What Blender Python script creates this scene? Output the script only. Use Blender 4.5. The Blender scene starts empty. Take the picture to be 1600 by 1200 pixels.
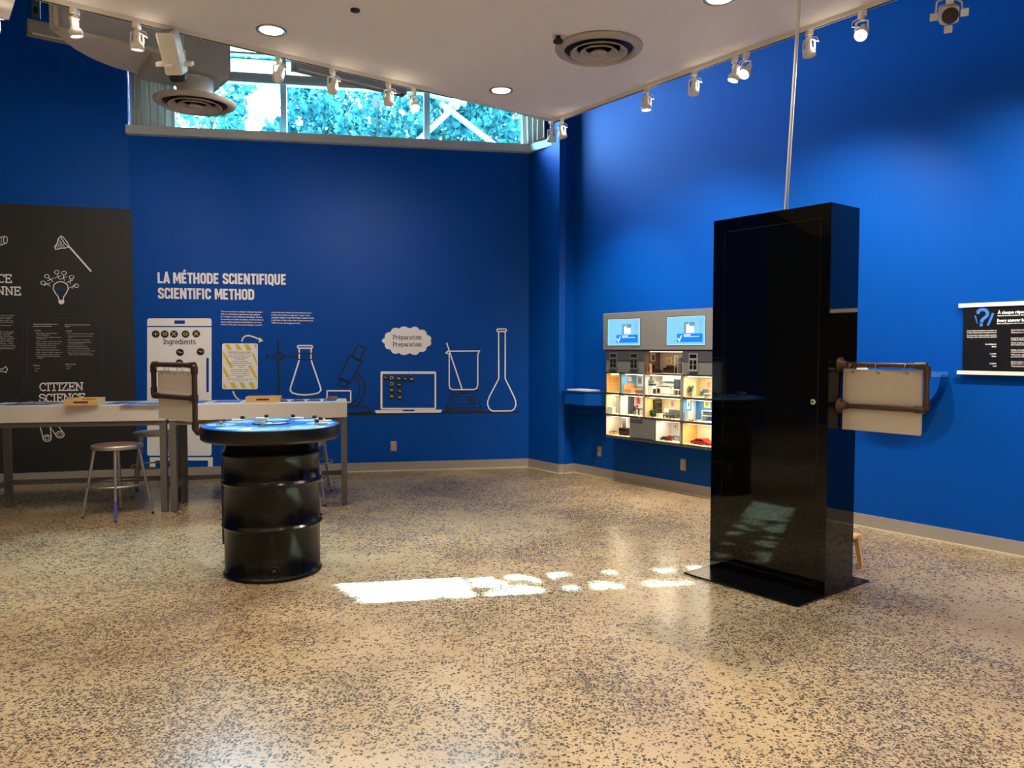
import bpy, bmesh, math, random
from math import sin, cos, pi, radians as R
from mathutils import Vector, Matrix
rnd = random.Random(7)
SC = bpy.context.scene
COL = SC.collection

# ---------------------------------------------------------------- camera, world, sun, exposure
F, CAMH = 1200.0, 1.4                       # focal length in pixels of the 1600x1200 frame
PITCH = math.atan(54/F)
cam = bpy.data.cameras.new('camera')
cam.sensor_width = 36; cam.lens = 36*F/1600; cam.clip_start = .05; cam.clip_end = 200
camo = bpy.data.objects.new('camera', cam); COL.objects.link(camo)
camo.location = (0, 0, CAMH); camo.rotation_euler = (pi/2-PITCH, 0, 0)
SC.camera = camo
SC.view_settings.view_transform = 'Standard'
SC.view_settings.look = 'None'
SC.view_settings.gamma = 1
SC.view_settings.use_curve_mapping = False
SC.view_settings.exposure = 0.85
SC.cycles.use_denoising = True
SC.cycles.max_bounces = 9; SC.cycles.diffuse_bounces = 4; SC.cycles.glossy_bounces = 4
SC.cycles.transparent_max_bounces = 12; SC.cycles.transmission_bounces = 6
SC.cycles.caustics_reflective = False; SC.cycles.caustics_refractive = False
SC.cycles.sample_clamp_indirect = 4
wd = bpy.data.worlds.new('sky'); SC.world = wd; wd.use_nodes = True
nt = wd.node_tree; bg = nt.nodes['Background']
sky = nt.nodes.new('ShaderNodeTexSky'); sky.sky_type = 'NISHITA'; sky.sun_disc = False
sky.sun_elevation = R(42); sky.sun_rotation = R(6); sky.air_density = 1.0; sky.dust_density = .7
bw_ = nt.nodes.new('ShaderNodeRGBToBW'); nt.links.new(sky.outputs['Color'], bw_.inputs[0])     # hazy, whitish sky
mxs = nt.nodes.new('ShaderNodeMix'); mxs.data_type = 'RGBA'; mxs.inputs['Factor'].default_value = .5
nt.links.new(sky.outputs['Color'], mxs.inputs['A']); nt.links.new(bw_.outputs[0], mxs.inputs['B'])
nt.links.new(mxs.outputs['Result'], bg.inputs['Color']); bg.inputs['Strength'].default_value = 14.0
SUNDIR = Vector((.262, -.965, -.90)).normalized()          # the way the light travels
sl = bpy.data.lights.new('sun', 'SUN'); sl.energy = 42; sl.angle = R(.22); sl.color = (1, .97, .92)
so = bpy.data.objects.new('sun', sl); COL.objects.link(so); so.location = (-2, 30, 30)
so.rotation_euler = SUNDIR.to_track_quat('-Z', 'Y').to_euler()

# ---------------------------------------------------------------- survey: pixels of the photo to points on known planes
_c, _s = cos(PITCH), sin(PITCH)
def ray(x, y):
    a = (x-800)/F; b = (600-y)/F
    return Vector((a, _c+b*_s, -_s+b*_c))
def atz(x, y, z):
    d = ray(x, y); t = (z-CAMH)/d.z; return Vector((0, 0, CAMH))+d*t
def aty(x, y, Y):
    d = ray(x, y); return Vector((0, 0, CAMH))+d*(Y/d.y)
class Wall:
    """vertical plane through two floor points; local x along it, local -y into the room"""
    def __init__(s, a, b):
        s.a = Vector((a[0], a[1], 0)); s.b = Vector((b[0], b[1], 0)); d = (s.b-s.a)
        s.len = d.length; s.d = d.normalized(); s.n = Vector((s.d.y, -s.d.x, 0)); s.rz = math.atan2(s.d.y, s.d.x)
    def uz(s, x, y, off=0):
        a = s.a+s.n*off; d = ray(x, y)
        t = (a.dot(s.n))/(d.x*s.n.x+d.y*s.n.y); p = Vector((0, 0, CAMH))+d*t
        return ((p-a).dot(s.d), p.z)
    def w(s, u, off=0, z=0):
        return s.a+s.d*u+s.n*off+Vector((0, 0, z))
PA, PB, PC = (-5.339, 7.953), (-4.100, 8.312), (.198, 9.086)
PD1, PD2, PE = (.527, 8.614), (.592, 8.614), (.701, 8.705)
DIR1 = Vector((.608, -.794, 0)).normalized(); DIR2 = Vector((-.794, -.608, 0)).normalized()   # ceiling grid
PEE = Vector((PE[0], PE[1], 0))+DIR1*13
PAA = Vector((PA[0], PA[1], 0))-(Vector((PB[0]-PA[0], PB[1]-PA[1], 0)).normalized())*2.2
WB = Wall(PB, PC); WL = Wall(PAA, PB); WR = Wall(PE, PEE); WCD = Wall(PC, PD1)
ZC, ZTOP = 3.5, 5.9

# ---------------------------------------------------------------- materials
def lin(c):
    return tuple(((v/255)/12.92 if v/255 <= .04045 else ((v/255+.055)/1.055)**2.4) for v in c)+(1,)
_M = {}
def pm(name, rgb, rough=.5, metal=0, var=.06, scale=25, bump=0, bscale=None, spec=.5, coat=0, emit=None, estr=0, alpha=None):
    if name in _M: return _M[name]
    m = bpy.data.materials.new(name); m.use_nodes = True; t = m.node_tree; b = t.nodes['Principled BSDF']
    b.inputs['Roughness'].default_value = rough; b.inputs['Metallic'].default_value = metal
    b.inputs['Specular IOR Level'].default_value = spec; b.inputs['Coat Weight'].default_value = coat
    b.inputs['Coat Roughness'].default_value = .06
    tc = t.nodes.new('ShaderNodeTexCoord'); n = t.nodes.new('ShaderNodeTexNoise'); n.inputs['Scale'].default_value = scale
    n.inputs['Detail'].default_value = 4
    t.links.new(tc.outputs['Object'], n.inputs['Vector'])
    mx = t.nodes.new('ShaderNodeMix'); mx.data_type = 'RGBA'
    c = lin(rgb); mx.inputs['A'].default_value = tuple(v*(1-var) for v in c[:3])+(1,)
    mx.inputs['B'].default_value = tuple(min(1, v*(1+var)) for v in c[:3])+(1,)
    t.links.new(n.outputs['Fac'], mx.inputs['Factor']); t.links.new(mx.outputs['Result'], b.inputs['Base Color'])
    if bump:
        n2 = t.nodes.new('ShaderNodeTexNoise'); n2.inputs['Scale'].default_value = bscale or scale*4
        t.links.new(tc.outputs['Object'], n2.inputs['Vector'])
        bp = t.nodes.new('ShaderNodeBump'); bp.inputs['Strength'].default_value = bump; bp.inputs['Distance'].default_value = .01
        t.links.new(n2.outputs['Fac'], bp.inputs['Height']); t.links.new(bp.outputs['Normal'], b.inputs['Normal'])
    if estr:
        b.inputs['Emission Color'].default_value = lin(emit) if max(emit) > 1 else tuple(emit)+(1,)
        b.inputs['Emission Strength'].default_value = estr
    _M[name] = m; return m
def glass(name, tint, refl=.5, rough=.02):
    if name in _M: return _M[name]
    m = bpy.data.materials.new(name); m.use_nodes = True; t = m.node_tree; t.nodes.clear()
    o = t.nodes.new('ShaderNodeOutputMaterial'); tr = t.nodes.new('ShaderNodeBsdfTransparent'); gl = t.nodes.new('ShaderNodeBsdfGlossy')
    tr.inputs['Color'].default_value = tint+(1,); gl.inputs['Roughness'].default_value = rough
    fr = t.nodes.new('ShaderNodeLayerWeight'); pw = t.nodes.new('ShaderNodeMath'); pw.operation = 'POWER'; pw.inputs[1].default_value = 5
    ml = t.nodes.new('ShaderNodeMath'); ml.operation = 'MULTIPLY_ADD'; ml.inputs[1].default_value = refl; ml.inputs[2].default_value = .04*refl
    mx = t.nodes.new('ShaderNodeMixShader'); t.links.new(fr.outputs['Facing'], pw.inputs[0]); t.links.new(pw.outputs[0], ml.inputs[0]); t.links.new(ml.outputs[0], mx.inputs[0])
    t.links.new(tr.outputs[0], mx.inputs[1]); t.links.new(gl.outputs[0], mx.inputs[2]); t.links.new(mx.outputs[0], o.inputs[0])
    _M[name] = m; return m
def leafmat(name, ca, cb):
    m = bpy.data.materials.new(name); m.use_nodes = True; t = m.node_tree; t.nodes.clear()
    o = t.nodes.new('ShaderNodeOutputMaterial'); d = t.nodes.new('ShaderNodeBsdfDiffuse'); tl = t.nodes.new('ShaderNodeBsdfTranslucent')
    tc = t.nodes.new('ShaderNodeTexCoord'); n = t.nodes.new('ShaderNodeTexNoise'); n.inputs['Scale'].default_value = 3.5; n.inputs['Detail'].default_value = 6
    t.links.new(tc.outputs['Object'], n.inputs['Vector'])
    r = t.nodes.new('ShaderNodeValToRGB'); r.color_ramp.elements[0].position = .35; r.color_ramp.elements[1].position = .65
    r.color_ramp.elements[0].color = lin(ca); r.color_ramp.elements[1].color = lin(cb)
    t.links.new(n.outputs['Fac'], r.inputs[0]); t.links.new(r.outputs[0], d.inputs[0]); t.links.new(r.outputs[0], tl.inputs[0])
    mx = t.nodes.new('ShaderNodeMixShader'); mx.inputs[0].default_value = .5
    t.links.new(d.outputs[0], mx.inputs[1]); t.links.new(tl.outputs[0], mx.inputs[2]); t.links.new(mx.outputs[0], o.inputs[0])
    return m
def thinmat(name, rgb, k):
    m = bpy.data.materials.new(name); m.use_nodes = True; t = m.node_tree; b = t.nodes['Principled BSDF']; o = t.nodes['Material Output']
    tc = t.nodes.new('ShaderNodeTexCoord'); n = t.nodes.new('ShaderNodeTexNoise'); n.inputs['Scale'].default_value = 18; t.links.new(tc.outputs['Object'], n.inputs['Vector'])
    mc = t.nodes.new('ShaderNodeMix'); mc.data_type = 'RGBA'; c = lin(rgb); mc.inputs['A'].default_value = tuple(v*.94 for v in c[:3])+(1,); mc.inputs['B'].default_value = c; t.links.new(n.outputs['Fac'], mc.inputs['Factor'])
    b.inputs['Roughness'].default_value = .85; tl = t.nodes.new('ShaderNodeBsdfTranslucent'); mx = t.nodes.new('ShaderNodeMixShader'); mx.inputs[0].default_value = k
    t.links.new(mc.outputs['Result'], b.inputs['Base Color']); t.links.new(mc.outputs['Result'], tl.inputs[0]); t.links.new(b.outputs[0], mx.inputs[1]); t.links.new(tl.outputs[0], mx.inputs[2]); t.links.new(mx.outputs[0], o.inputs[0])
    return m
def floormat():
    m = bpy.data.materials.new('polished_concrete'); m.use_nodes = True; t = m.node_tree; b = t.nodes['Principled BSDF']; N = t.nodes.new; L = t.links.new
    tc = N('ShaderNodeTexCoord')
    def noise(sc, det=3, rgh=.5):
        n = N('ShaderNodeTexNoise'); n.inputs['Scale'].default_value = sc; n.inputs['Detail'].default_value = det; n.inputs['Roughness'].default_value = rgh
        L(tc.outputs['Object'], n.inputs['Vector']); return n
    def math_(op, a, bb, clamp=False):
        q = N('ShaderNodeMath'); q.operation = op; q.use_clamp = clamp
        for i, v in enumerate((a, bb)):
            if isinstance(v, (int, float)): q.inputs[i].default_value = v
            else: L(v, q.inputs[i])
        return q.outputs[0]
    def ramp(v, lo, hi, a=0., bb=1.):
        q = N('ShaderNodeMapRange'); L(v, q.inputs['Value']); q.inputs['From Min'].default_value = lo; q.inputs['From Max'].default_value = hi
        q.inputs['To Min'].default_value = a; q.inputs['To Max'].default_value = bb; return q.outputs[0]
    # wobble the cells so that chips are irregular
    nv = noise(60, 2); mxv = N('ShaderNodeMix'); mxv.data_type = 'VECTOR'; mxv.inputs['Factor'].default_value = .012
    L(tc.outputs['Object'], mxv.inputs['A']); L(nv.outputs['Color'], mxv.inputs['B'])
    dens = ramp(noise(.9, 4, .6).outputs['Fac'], .36, .62, .08, .86)
    chips = None; tone = None
    for sc, k in ((62, 1.0), (112, .85)):
        v1 = N('ShaderNodeTexVoronoi'); v1.inputs['Scale'].default_value = sc; L(mxv.outputs['Result'], v1.inputs['Vector'])
        v2 = N('ShaderNodeTexVoronoi'); v2.feature = 'DISTANCE_TO_EDGE'; v2.inputs['Scale'].default_value = sc; L(mxv.outputs['Result'], v2.inputs['Vector'])
        sp = N('ShaderNodeSeparateColor'); L(v1.outputs['Color'], sp.inputs[0])
        on = ramp(math_('SUBTRACT', math_('MULTIPLY', dens, k), sp.outputs[0]), 0, .01)
        th = math_('MULTIPLY', sp.outputs[1], .16)
        edge = ramp(math_('SUBTRACT', v2.outputs['Distance'], th), .05, .09)
        c = math_('MULTIPLY', on, edge, True)
        chips = c if chips is None else math_('MAXIMUM', chips, c)
        tone = sp.outputs[2] if tone is None else tone
    base = N('ShaderNodeMix'); base.data_type = 'RGBA'; base.inputs['A'].default_value = lin((163, 139, 106)); base.inputs['B'].default_value = lin((186, 164, 131))
    L(ramp(noise(2.2, 6, .65).outputs['Fac'], .3, .7), base.inputs['Factor'])
    fine = N('ShaderNodeMix'); fine.data_type = 'RGBA'; fine.blend_type = 'MULTIPLY'; fine.inputs['Factor'].default_value = 1
    L(base.outputs['Result'], fine.inputs['A']); g = ramp(noise(260, 2).outputs['Fac'], .3, .7, .84, 1.06)
    cg = N('ShaderNodeCombineColor'); [L(g, cg.inputs[i]) for i in range(3)]; L(cg.outputs[0], fine.inputs['B'])
    dark = N('ShaderNodeMix'); dark.data_type = 'RGBA'; dark.inputs['A'].default_value = lin((40, 39, 38)); dark.inputs['B'].default_value = lin((92, 84, 74)); L(tone, dark.inputs['Factor'])
    fin = N('ShaderNodeMix'); fin.data_type = 'RGBA'; L(fine.outputs['Result'], fin.inputs['A']); L(dark.outputs['Result'], fin.inputs['B'])
    L(math_('MULTIPLY', chips, .92), fin.inputs['Factor']); L(fin.outputs['Result'], b.inputs['Base Color'])
    L(ramp(noise(1.6, 5, .6).outputs['Fac'], .25, .75, .17, .25), b.inputs['Roughness']); b.inputs['Specular IOR Level'].default_value = .24
    bp = N('ShaderNodeBump'); bp.inputs['Strength'].default_value = .05; bp.inputs['Distance'].default_value = .004
    L(noise(35, 3).outputs['Fac'], bp.inputs['Height']); L(bp.outputs['Normal'], b.inputs['Normal'])
    return m
BLUE = pm('blue_wall_paint', (0, 74, 167), .45, var=.03, scale=1.5, bump=.04, bscale=160, spec=.14)
CEILM = pm('ceiling_paint', (240, 236, 233), .9, var=.015, scale=2)
WHITE = pm('white_paint', (236, 232, 226), .45, var=.02)
VWHITE = pm('white_vinyl', (250, 250, 252), .5, var=.01)
VBLACK = pm('black_vinyl', (14, 14, 17), .5, var=.1)
VNAVY = pm('navy_vinyl', (38, 60, 116), .5)
VBLUE = pm('blue_vinyl', (0, 74, 167), .45, var=.03, spec=.14)
VYEL = pm('yellow_vinyl', (236, 208, 40), .5)
VPALE = pm('pale_yellow_vinyl', (240, 238, 190), .5)
VGREY = pm('grey_print', (120, 118, 118), .5)
PANEL = pm('black_panel_print', (31, 31, 33), .6, var=.06, scale=3)
KBLACK = pm('gloss_black_acrylic', (5, 5, 6), .035, var=.1, spec=.4)
DRUMB = pm('gloss_black_enamel', (8, 8, 9), .2, var=.2, scale=8, spec=.28, coat=.05)
PIPE = pm('bronze_pipe', (92, 72, 57), .38, metal=.6, var=.25, scale=60, bump=.08)
DPIPE = pm('dark_iron_pipe', (70, 55, 45), .45, metal=.6, var=.25, scale=60, bump=.08)
STEEL = pm('brushed_steel', (176, 174, 170), .35, metal=.85, var=.1, scale=40)
CHROME = pm('chrome', (220, 220, 220), .1, metal=1)
GREYM = pm('grey_table_frame', (98, 95, 90), .5, metal=.2)
LAMIN = pm('pale_laminate', (212, 208, 204), .45, var=.03)
WOOD = pm('light_wood', (216, 178, 120), .5, var=.16, scale=14, bump=.05)
BROWN = pm('hardboard', (128, 92, 66), .55, var=.15)
DISCW = pm('brown_disc_wood', (134, 106, 84), .55, var=.2)
SHEET = pm('flip_sheet', (214, 208, 198), .6, var=.015)
BASEB = pm('rubber_baseboard', (158, 150, 140), .5, var=.05, scale=6)
BEAD = pm('floor_bead', (212, 198, 170), .45)
TRACKW = pm('white_track_enamel', (226, 224, 218), .4)
DUCT = pm('galvanised_duct', (206, 199, 192), .5, metal=.15, var=.05, scale=5)
VENTM = pm('vent_enamel', (178, 170, 160), .5)
DARK = pm('dark_plastic', (22, 21, 21), .5)
GREYP = pm('grey_cabinet_panel', (112, 109, 105), .6, var=.03)
CASE = pm('dark_grey_casing', (58, 57, 56), .6)
FACADE = pm('grey_facade', (98, 97, 94), .7, var=.06)
ROOFG = pm('roof_grey', (52, 54, 58), .7)
CURT = thinmat('grey_curtain', (206, 204, 198), .1)
FRAMEM = pm('window_frame_enamel', (190, 205, 210), .45)
GLASSW = glass('tinted_window_glass', (.62, .87, .97), .8)
CLEAR = glass('clear_acrylic', (.96, .98, .98), .6)
LENS = pm('lamp_lens', (255, 240, 215), .3, emit=(1., .86, .66), estr=16)
LENSB = pm('bare_lamp_lens', (255, 244, 225), .3, emit=(1., .88, .72), estr=40)
LENSD = pm('downlight_lens', (255, 240, 215), .3, emit=(1., .88, .70), estr=10)
RIMGLOW = pm('lamp_back_glow', (255, 236, 205), .4, emit=(1., .84, .62), estr=3)

# ---------------------------------------------------------------- mesh builder
class MB:
    def __init__(s): s.v = []; s.f = []; s.m = []; s.sm = []; s.T = None
    def add(s, vs, fs, mi=0, smooth=False):
        o = len(s.v)
        for p in vs:
            p = Vector(p); s.v.append(tuple(s.T @ p) if s.T else tuple(p))
        for f in fs: s.f.append(tuple(i+o for i in f)); s.m.append(mi); s.sm.append(smooth)
        return s
    def box(s, x0, x1, y0, y1, z0, z1, mi=0):
        v = [(x, y, z) for z in (z0, z1) for y in (y0, y1) for x in (x0, x1)]
        return s.add(v, [(0, 2, 3, 1), (4, 5, 7, 6), (0, 1, 5, 4), (2, 6, 7, 3), (0, 4, 6, 2), (1, 3, 7, 5)], mi)
    def prism(s, pts, z0, z1, mi=0):
        """polygon in x,y extruded in z"""
        n = len(pts); v = [(p[0], p[1], z0) for p in pts]+[(p[0], p[1], z1) for p in pts]
        return s.add(v, [tuple(range(n))[::-1], tuple(range(n, 2*n))]+[(i, (i+1) % n, n+(i+1) % n, n+i) for i in range(n)], mi)
    def plate(s, pts, y, t=.0008, mi=0):
        """polygon in x,z (wall plane); front at y-t (towards the room)"""
        n = len(pts); a = sum(pts[i][0]*pts[(i+1) % n][1]-pts[(i+1) % n][0]*pts[i][1] for i in range(n))
        if a < 0: pts = pts[::-1]
        v = [(p[0], y-t, p[1]) for p in pts]+[(p[0], y, p[1]) for p in pts]
        return s.add(v, [tuple(range(n)), tuple(range(n, 2*n))[::-1]]+[((i+1) % n, i, n+i, n+(i+1) % n) for i in range(n)], mi)
    def stroke(s, pts, w, y, t=.0008, mi=0, closed=False, cap=True):
        """ribbon of width w along a polyline in x,z"""
        pts = [p for i, p in enumerate(pts) if i == 0 or (abs(p[0]-pts[i-1][0])+abs(p[1]-pts[i-1][1])) > 1e-6]
        n = len(pts); L = []; Rr = []
        if n < 2: return s
        for i in range(n):
            a = pts[(i-1) % n] if (closed or i > 0) else None; b = pts[i]; c = pts[(i+1) % n] if (closed or i < n-1) else None
            d1 = Vector((b[0]-a[0], b[1]-a[1])).normalized() if a else None
            d2 = Vector((c[0]-b[0], c[1]-b[1])).normalized() if c else None
            if d1 is None: d1 = d2
            if d2 is None: d2 = d1
            n1 = Vector((-d1.y, d1.x)); n2 = Vector((-d2.y, d2.x)); nn = n1+n2
            nn = n1 if nn.length < 1e-4 else nn.normalized(); k = max(.5, nn.dot(n1)); q = nn*(w/2/k)
            e = Vector((0, 0))
            if cap and not closed: e = -d1*(w*.4) if i == 0 else (d2*(w*.4) if i == n-1 else e)
            L.append((b[0]+q.x+e.x, b[1]+q.y+e.y)); Rr.append((b[0]-q.x+e.x, b[1]-q.y+e.y))
        v = [(p[0], y-t, p[1]) for p in L]+[(p[0], y-t, p[1]) for p in Rr]
        f = [(i, n+i, n+(i+1) % n, (i+1) % n) for i in range(n if closed else n-1)]
        return s.add(v, f, mi)
    def tube(s, pts, r, mi=0, seg=10, closed=False, cap=True):
        pts = [Vector(p) for p in pts]; n = len(pts); rs = r if isinstance(r, (list, tuple)) else [r]*n
        v = []; f = []; up = None
        for i, p in enumerate(pts):
            a = pts[i-1] if (i > 0 or closed) else p; b = pts[(i+1) % n] if (i < n-1 or closed) else p
            t = (b-a).normalized()
            if up is None: up = Vector((0, 0, 1)) if abs(t.z) < .9 else Vector((1, 0, 0))
            x = t.cross(up)
            if x.length < 1e-3: x = t.cross(Vector((0, 1, 0)))
            x.normalize(); up = x.cross(t).normalized()
            v += [tuple(p+(x*cos(2*pi*k/seg)+up*sin(2*pi*k/seg))*rs[i]) for k in range(seg)]
        for i in range(n if closed else n-1):
            j = (i+1) % n
            f += [(i*seg+k, i*seg+(k+1) % seg, j*seg+(k+1) % seg, j*seg+k) for k in range(seg)]
        s.add(v, f, mi, True)
        if cap and not closed: s.add(v[:seg], [tuple(range(seg))[::-1]], mi); s.add(v[-seg:], [tuple(range(seg))], mi)
        return s
    def lathe(s, prof, mi=0, seg=32, c=(0, 0, 0), axis=None, smooth=True, a0=0, a1=2*pi):
        """profile of (r, h) turned about an axis through c"""
        ax = Vector(axis or (0, 0, 1)).normalized(); q = Vector((0, 0, 1)).rotation_difference(ax).to_matrix()
        full = abs(a1-a0-2*pi) < 1e-6; ns = seg if full else seg+1; v = []; f = []
        for (r, h) in prof:
            v += [tuple(Vector(c)+q @ Vector((r*cos(a0+(a1-a0)*k/seg), r*sin(a0+(a1-a0)*k/seg), h))) for k in range(ns)]
        for i in range(len(prof)-1):
            f += [(i*ns+k, i*ns+(k+1) % ns, (i+1)*ns+(k+1) % ns, (i+1)*ns+k) for k in range(ns if full else seg)]
        s.add(v, f, mi, smooth)
        for i, e in ((0, 1), (len(prof)-1, 0)):
            if prof[i][0] > 1e-5 and full:
                ring = v[i*ns:(i+1)*ns]; s.add(ring, [tuple(range(ns))[::-1] if e else tuple(range(ns))], mi)
        return s
    def cyl(s, p0, p1, r, mi=0, seg=16, r2=None):
        p0, p1 = Vector(p0), Vector(p1); h = (p1-p0).length
        return s.lathe([(r, 0), (r2 if r2 is not None else r, h)], mi, seg, p0, p1-p0)
    def mesh(s, name, mats):
        me = bpy.data.meshes.new(name); me.from_pydata(s.v, [], s.f)
        me.polygons.foreach_set('material_index', s.m); me.polygons.foreach_set('use_smooth', s.sm)
        for m in (mats if isinstance(mats, (list, tuple)) else [mats]): me.materials.append(m)
        me.update(); return me
def obj(name, mb, mats, parent=None, loc=None, rz=None, bevel=0, label=None, recalc=True):
    me = mb.mesh(name, mats) if isinstance(mb, MB) else mb
    if recalc and isinstance(mb, MB):
        bm = bmesh.new(); bm.from_mesh(me); bmesh.ops.recalc_face_normals(bm, faces=bm.faces); bm.to_mesh(me); bm.free()
    o = bpy.data.objects.new(name, me); COL.objects.link(o)
    if parent: o.parent = parent
    if loc is not None: o.location = loc
    if rz is not None: o.rotation_euler = (0, 0, rz)
    if bevel:
        b = o.modifiers.new('bevel', 'BEVEL'); b.width = bevel; b.segments = 2; b.limit_method = 'ANGLE'; b.angle_limit = R(40)
    if label: o['label'] = label
    return o
def tag(o, label, cat, group=None, kind=None):
    o['label'] = label; o['category'] = cat
    if group: o['group'] = group
    if kind: o['kind'] = kind
    return o
def thing(name, label, cat, loc=(0, 0, 0), rz=0, group=None):
    o = bpy.data.objects.new(name, None); COL.objects.link(o); o.empty_display_size = .1
    o.location = loc; o.rotation_euler = (0, 0, rz); return tag(o, label, cat, group)
def struct(name, mb, mats, **k):
    o = obj(name, mb, mats, **k)
    if not k.get('parent'): o['kind'] = 'structure'
    return o
def dup(root, loc, rz, label, group=None):
    r = root.copy(); COL.objects.link(r); r.location = loc; r.rotation_euler = (0, 0, rz); r['label'] = label
    if group: r['group'] = group
    for ch in list(root.children):
        c = ch.copy(); COL.objects.link(c); c.parent = r
        for g in list(ch.children):
            d = g.copy(); COL.objects.link(d); d.parent = c
    return r

# ---------------------------------------------------------------- lettering
_tx = {}
def textverts(body, bold=0):
    key = (body, bold)
    if key not in _tx:
        cu = bpy.data.curves.new('lettering', 'FONT'); cu.body = body; cu.size = 1; cu.offset = bold; cu.resolution_u = 2
        o = bpy.data.objects.new('lettering', cu); COL.objects.link(o)
        dg = bpy.context.evaluated_depsgraph_get(); dg.update()
        me = bpy.data.meshes.new_from_object(o.evaluated_get(dg))
        _tx[key] = ([tuple(v.co) for v in me.vertices], [tuple(p.vertices) for p in me.polygons])
        bpy.data.objects.remove(o); bpy.data.curves.remove(cu); bpy.data.meshes.remove(me)
    return _tx[key]
def text(mb, body, x, z, h, y, mi=0, w=None, bold=0, align='l', slope=0, t=.0006, xs=1):
    """one line: capital height h, left (or right/centre) end at x, baseline z; w fits the width"""
    v, f = textverts(body, bold)
    if not v: return
    x0 = min(p[0] for p in v); x1 = max(p[0] for p in v); sz = h/.73; sx = sz*xs
    if w: sx = w/(x1-x0)
    W = sx*(x1-x0); ox = x-(0 if align == 'l' else W if align == 'r' else W/2)
    mb.add([(ox+(p[0]-x0)*sx, y-t, z+p[1]*sz+slope*(p[0]-x0)*sx) for p in v], f, mi)
def arc(cx, cy, rx, ry, a0, a1, n=12):
    return [(cx+rx*cos(R(a0+(a1-a0)*i/n)), cy+ry*sin(R(a0+(a1-a0)*i/n))) for i in range(n+1)]
SLAB = {
 'C': (.76, [arc(.42, .5, .37, .46, 48, 312), [(.68, .66), (.68, .96)]]),
 'I': (.42, [[(.2, 0), (.2, 1)], [(.02, .04), (.38, .04)], [(.02, .96), (.38, .96)]]),
 'T': (.82, [[(.4, 0), (.4, 1)], [(.04, .72), (.04, .96), (.76, .96), (.76, .72)], [(.2, .04), (.6, .04)]]),
 'Z': (.76, [[(.06, .74), (.06, .96), (.66, .96), (.06, .04), (.68, .04), (.68, .28)]]),
 'E': (.76, [[(.16, 0), (.16, 1)], [(.02, .96), (.66, .96), (.66, .74)], [(.16, .52), (.5, .52)], [(.5, .38), (.5, .66)], [(.02, .04), (.68, .04), (.68, .28)]]),
 'N': (.94, [[(.16, 0), (.16, .96)], [(.16, .96), (.74, .04)], [(.74, 0), (.74, .98)], [(.02, .04), (.34, .04)], [(.56, .96), (.92, .96)], [(.0, .96), (.18, .96)]]),
 'S': (.74, [arc(.36, .73, .28, .22, 35, 270), arc(.36, .27, .3, .24, 90, -145), [(.64, .7), (.64, .94)], [(.07, .06), (.07, .32)]]),
 'O': (.9, [arc(.44, .5, .4, .46, 0, 360, 20)]), 'Y': (.8, [[(.38, 0), (.38, .45)], [(.1, .96), (.38, .45), (.66, .96)], [(0, .96), (.22, .96)], [(.54, .96), (.78, .96)], [(.2, .04), (.56, .04)]]),
 'P': (.7, [[(.14, 0), (.14, 1)], [(.0, .96), (.4, .96)]+arc(.4, .72, .22, .24, 90, -90, 8)+[(.14, .48)], [(0, .04), (.32, .04)]]),
 'n': (.7, [[(.12, 0), (.12, .68)], [(0, .66), (.12, .66)], arc(.33, .46, .21, .22, 180, 0, 8)+[(.54, 0)], [(0, .04), (.26, .04)], [(.42, .04), (.68, .04)]]),
 'g': (.72, [arc(.3, .36, .24, .3, 0, 360, 14), [(.54, .68), (.54, -.08)]+arc(.3, -.08, .24, .2, 0, -160, 8), [(.54, .66), (.68, .66)]]),
 'r': (.54, [[(.12, 0), (.12, .68)], [(0, .66), (.12, .66)], arc(.34, .4, .2, .28, 170, 60, 6), [(0, .04), (.3, .04)]]),
 'e': (.68, [arc(.32, .35, .26, .32, 0, 318, 14), [(.06, .36), (.58, .36)]]),
 'd': (.74, [arc(.3, .35, .24, .32, 0, 360, 14), [(.54, 0), (.54, 1)], [(.38, .96), (.54, .96)], [(.54, .04), (.7, .04)]]),
 'i': (.36, [[(.15, 0), (.15, .68)], [(0, .66), (.15, .66)], [(0, .04), (.32, .04)], [(.15, .88), (.15, .96)]]),
 't': (.5, [[(.2, .92), (.2, .16), (.28, .05), (.42, .06)], [(.03, .66), (.42, .66)]]),
 's': (.54, [arc(.27, .51, .19, .15, 40, 270, 8), arc(.27, .19, .2, .17, 90, -145, 8)]),
 'p': (.7, [[(.12, -.3), (.12, .68)], arc(.36, .35, .24, .32, 0, 360, 14), [(0, .66), (.12, .66)], [(0, -.28), (.28, -.28)]]),
 'a': (.64, [arc(.28, .46, .2, .2, 155, 0, 8)+[(.48, 0)], arc(.27, .2, .2, .18, 0, 360, 12), [(.48, .04), (.6, .04)]]),
 'o': (.68, [arc(.32, .35, .26, .32, 0, 360, 14)]), ' ': (.4, [])}
SLAB['é'] = (.68, SLAB['e'][1]+[[(.26, .8), (.42, 1.0)]])
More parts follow.
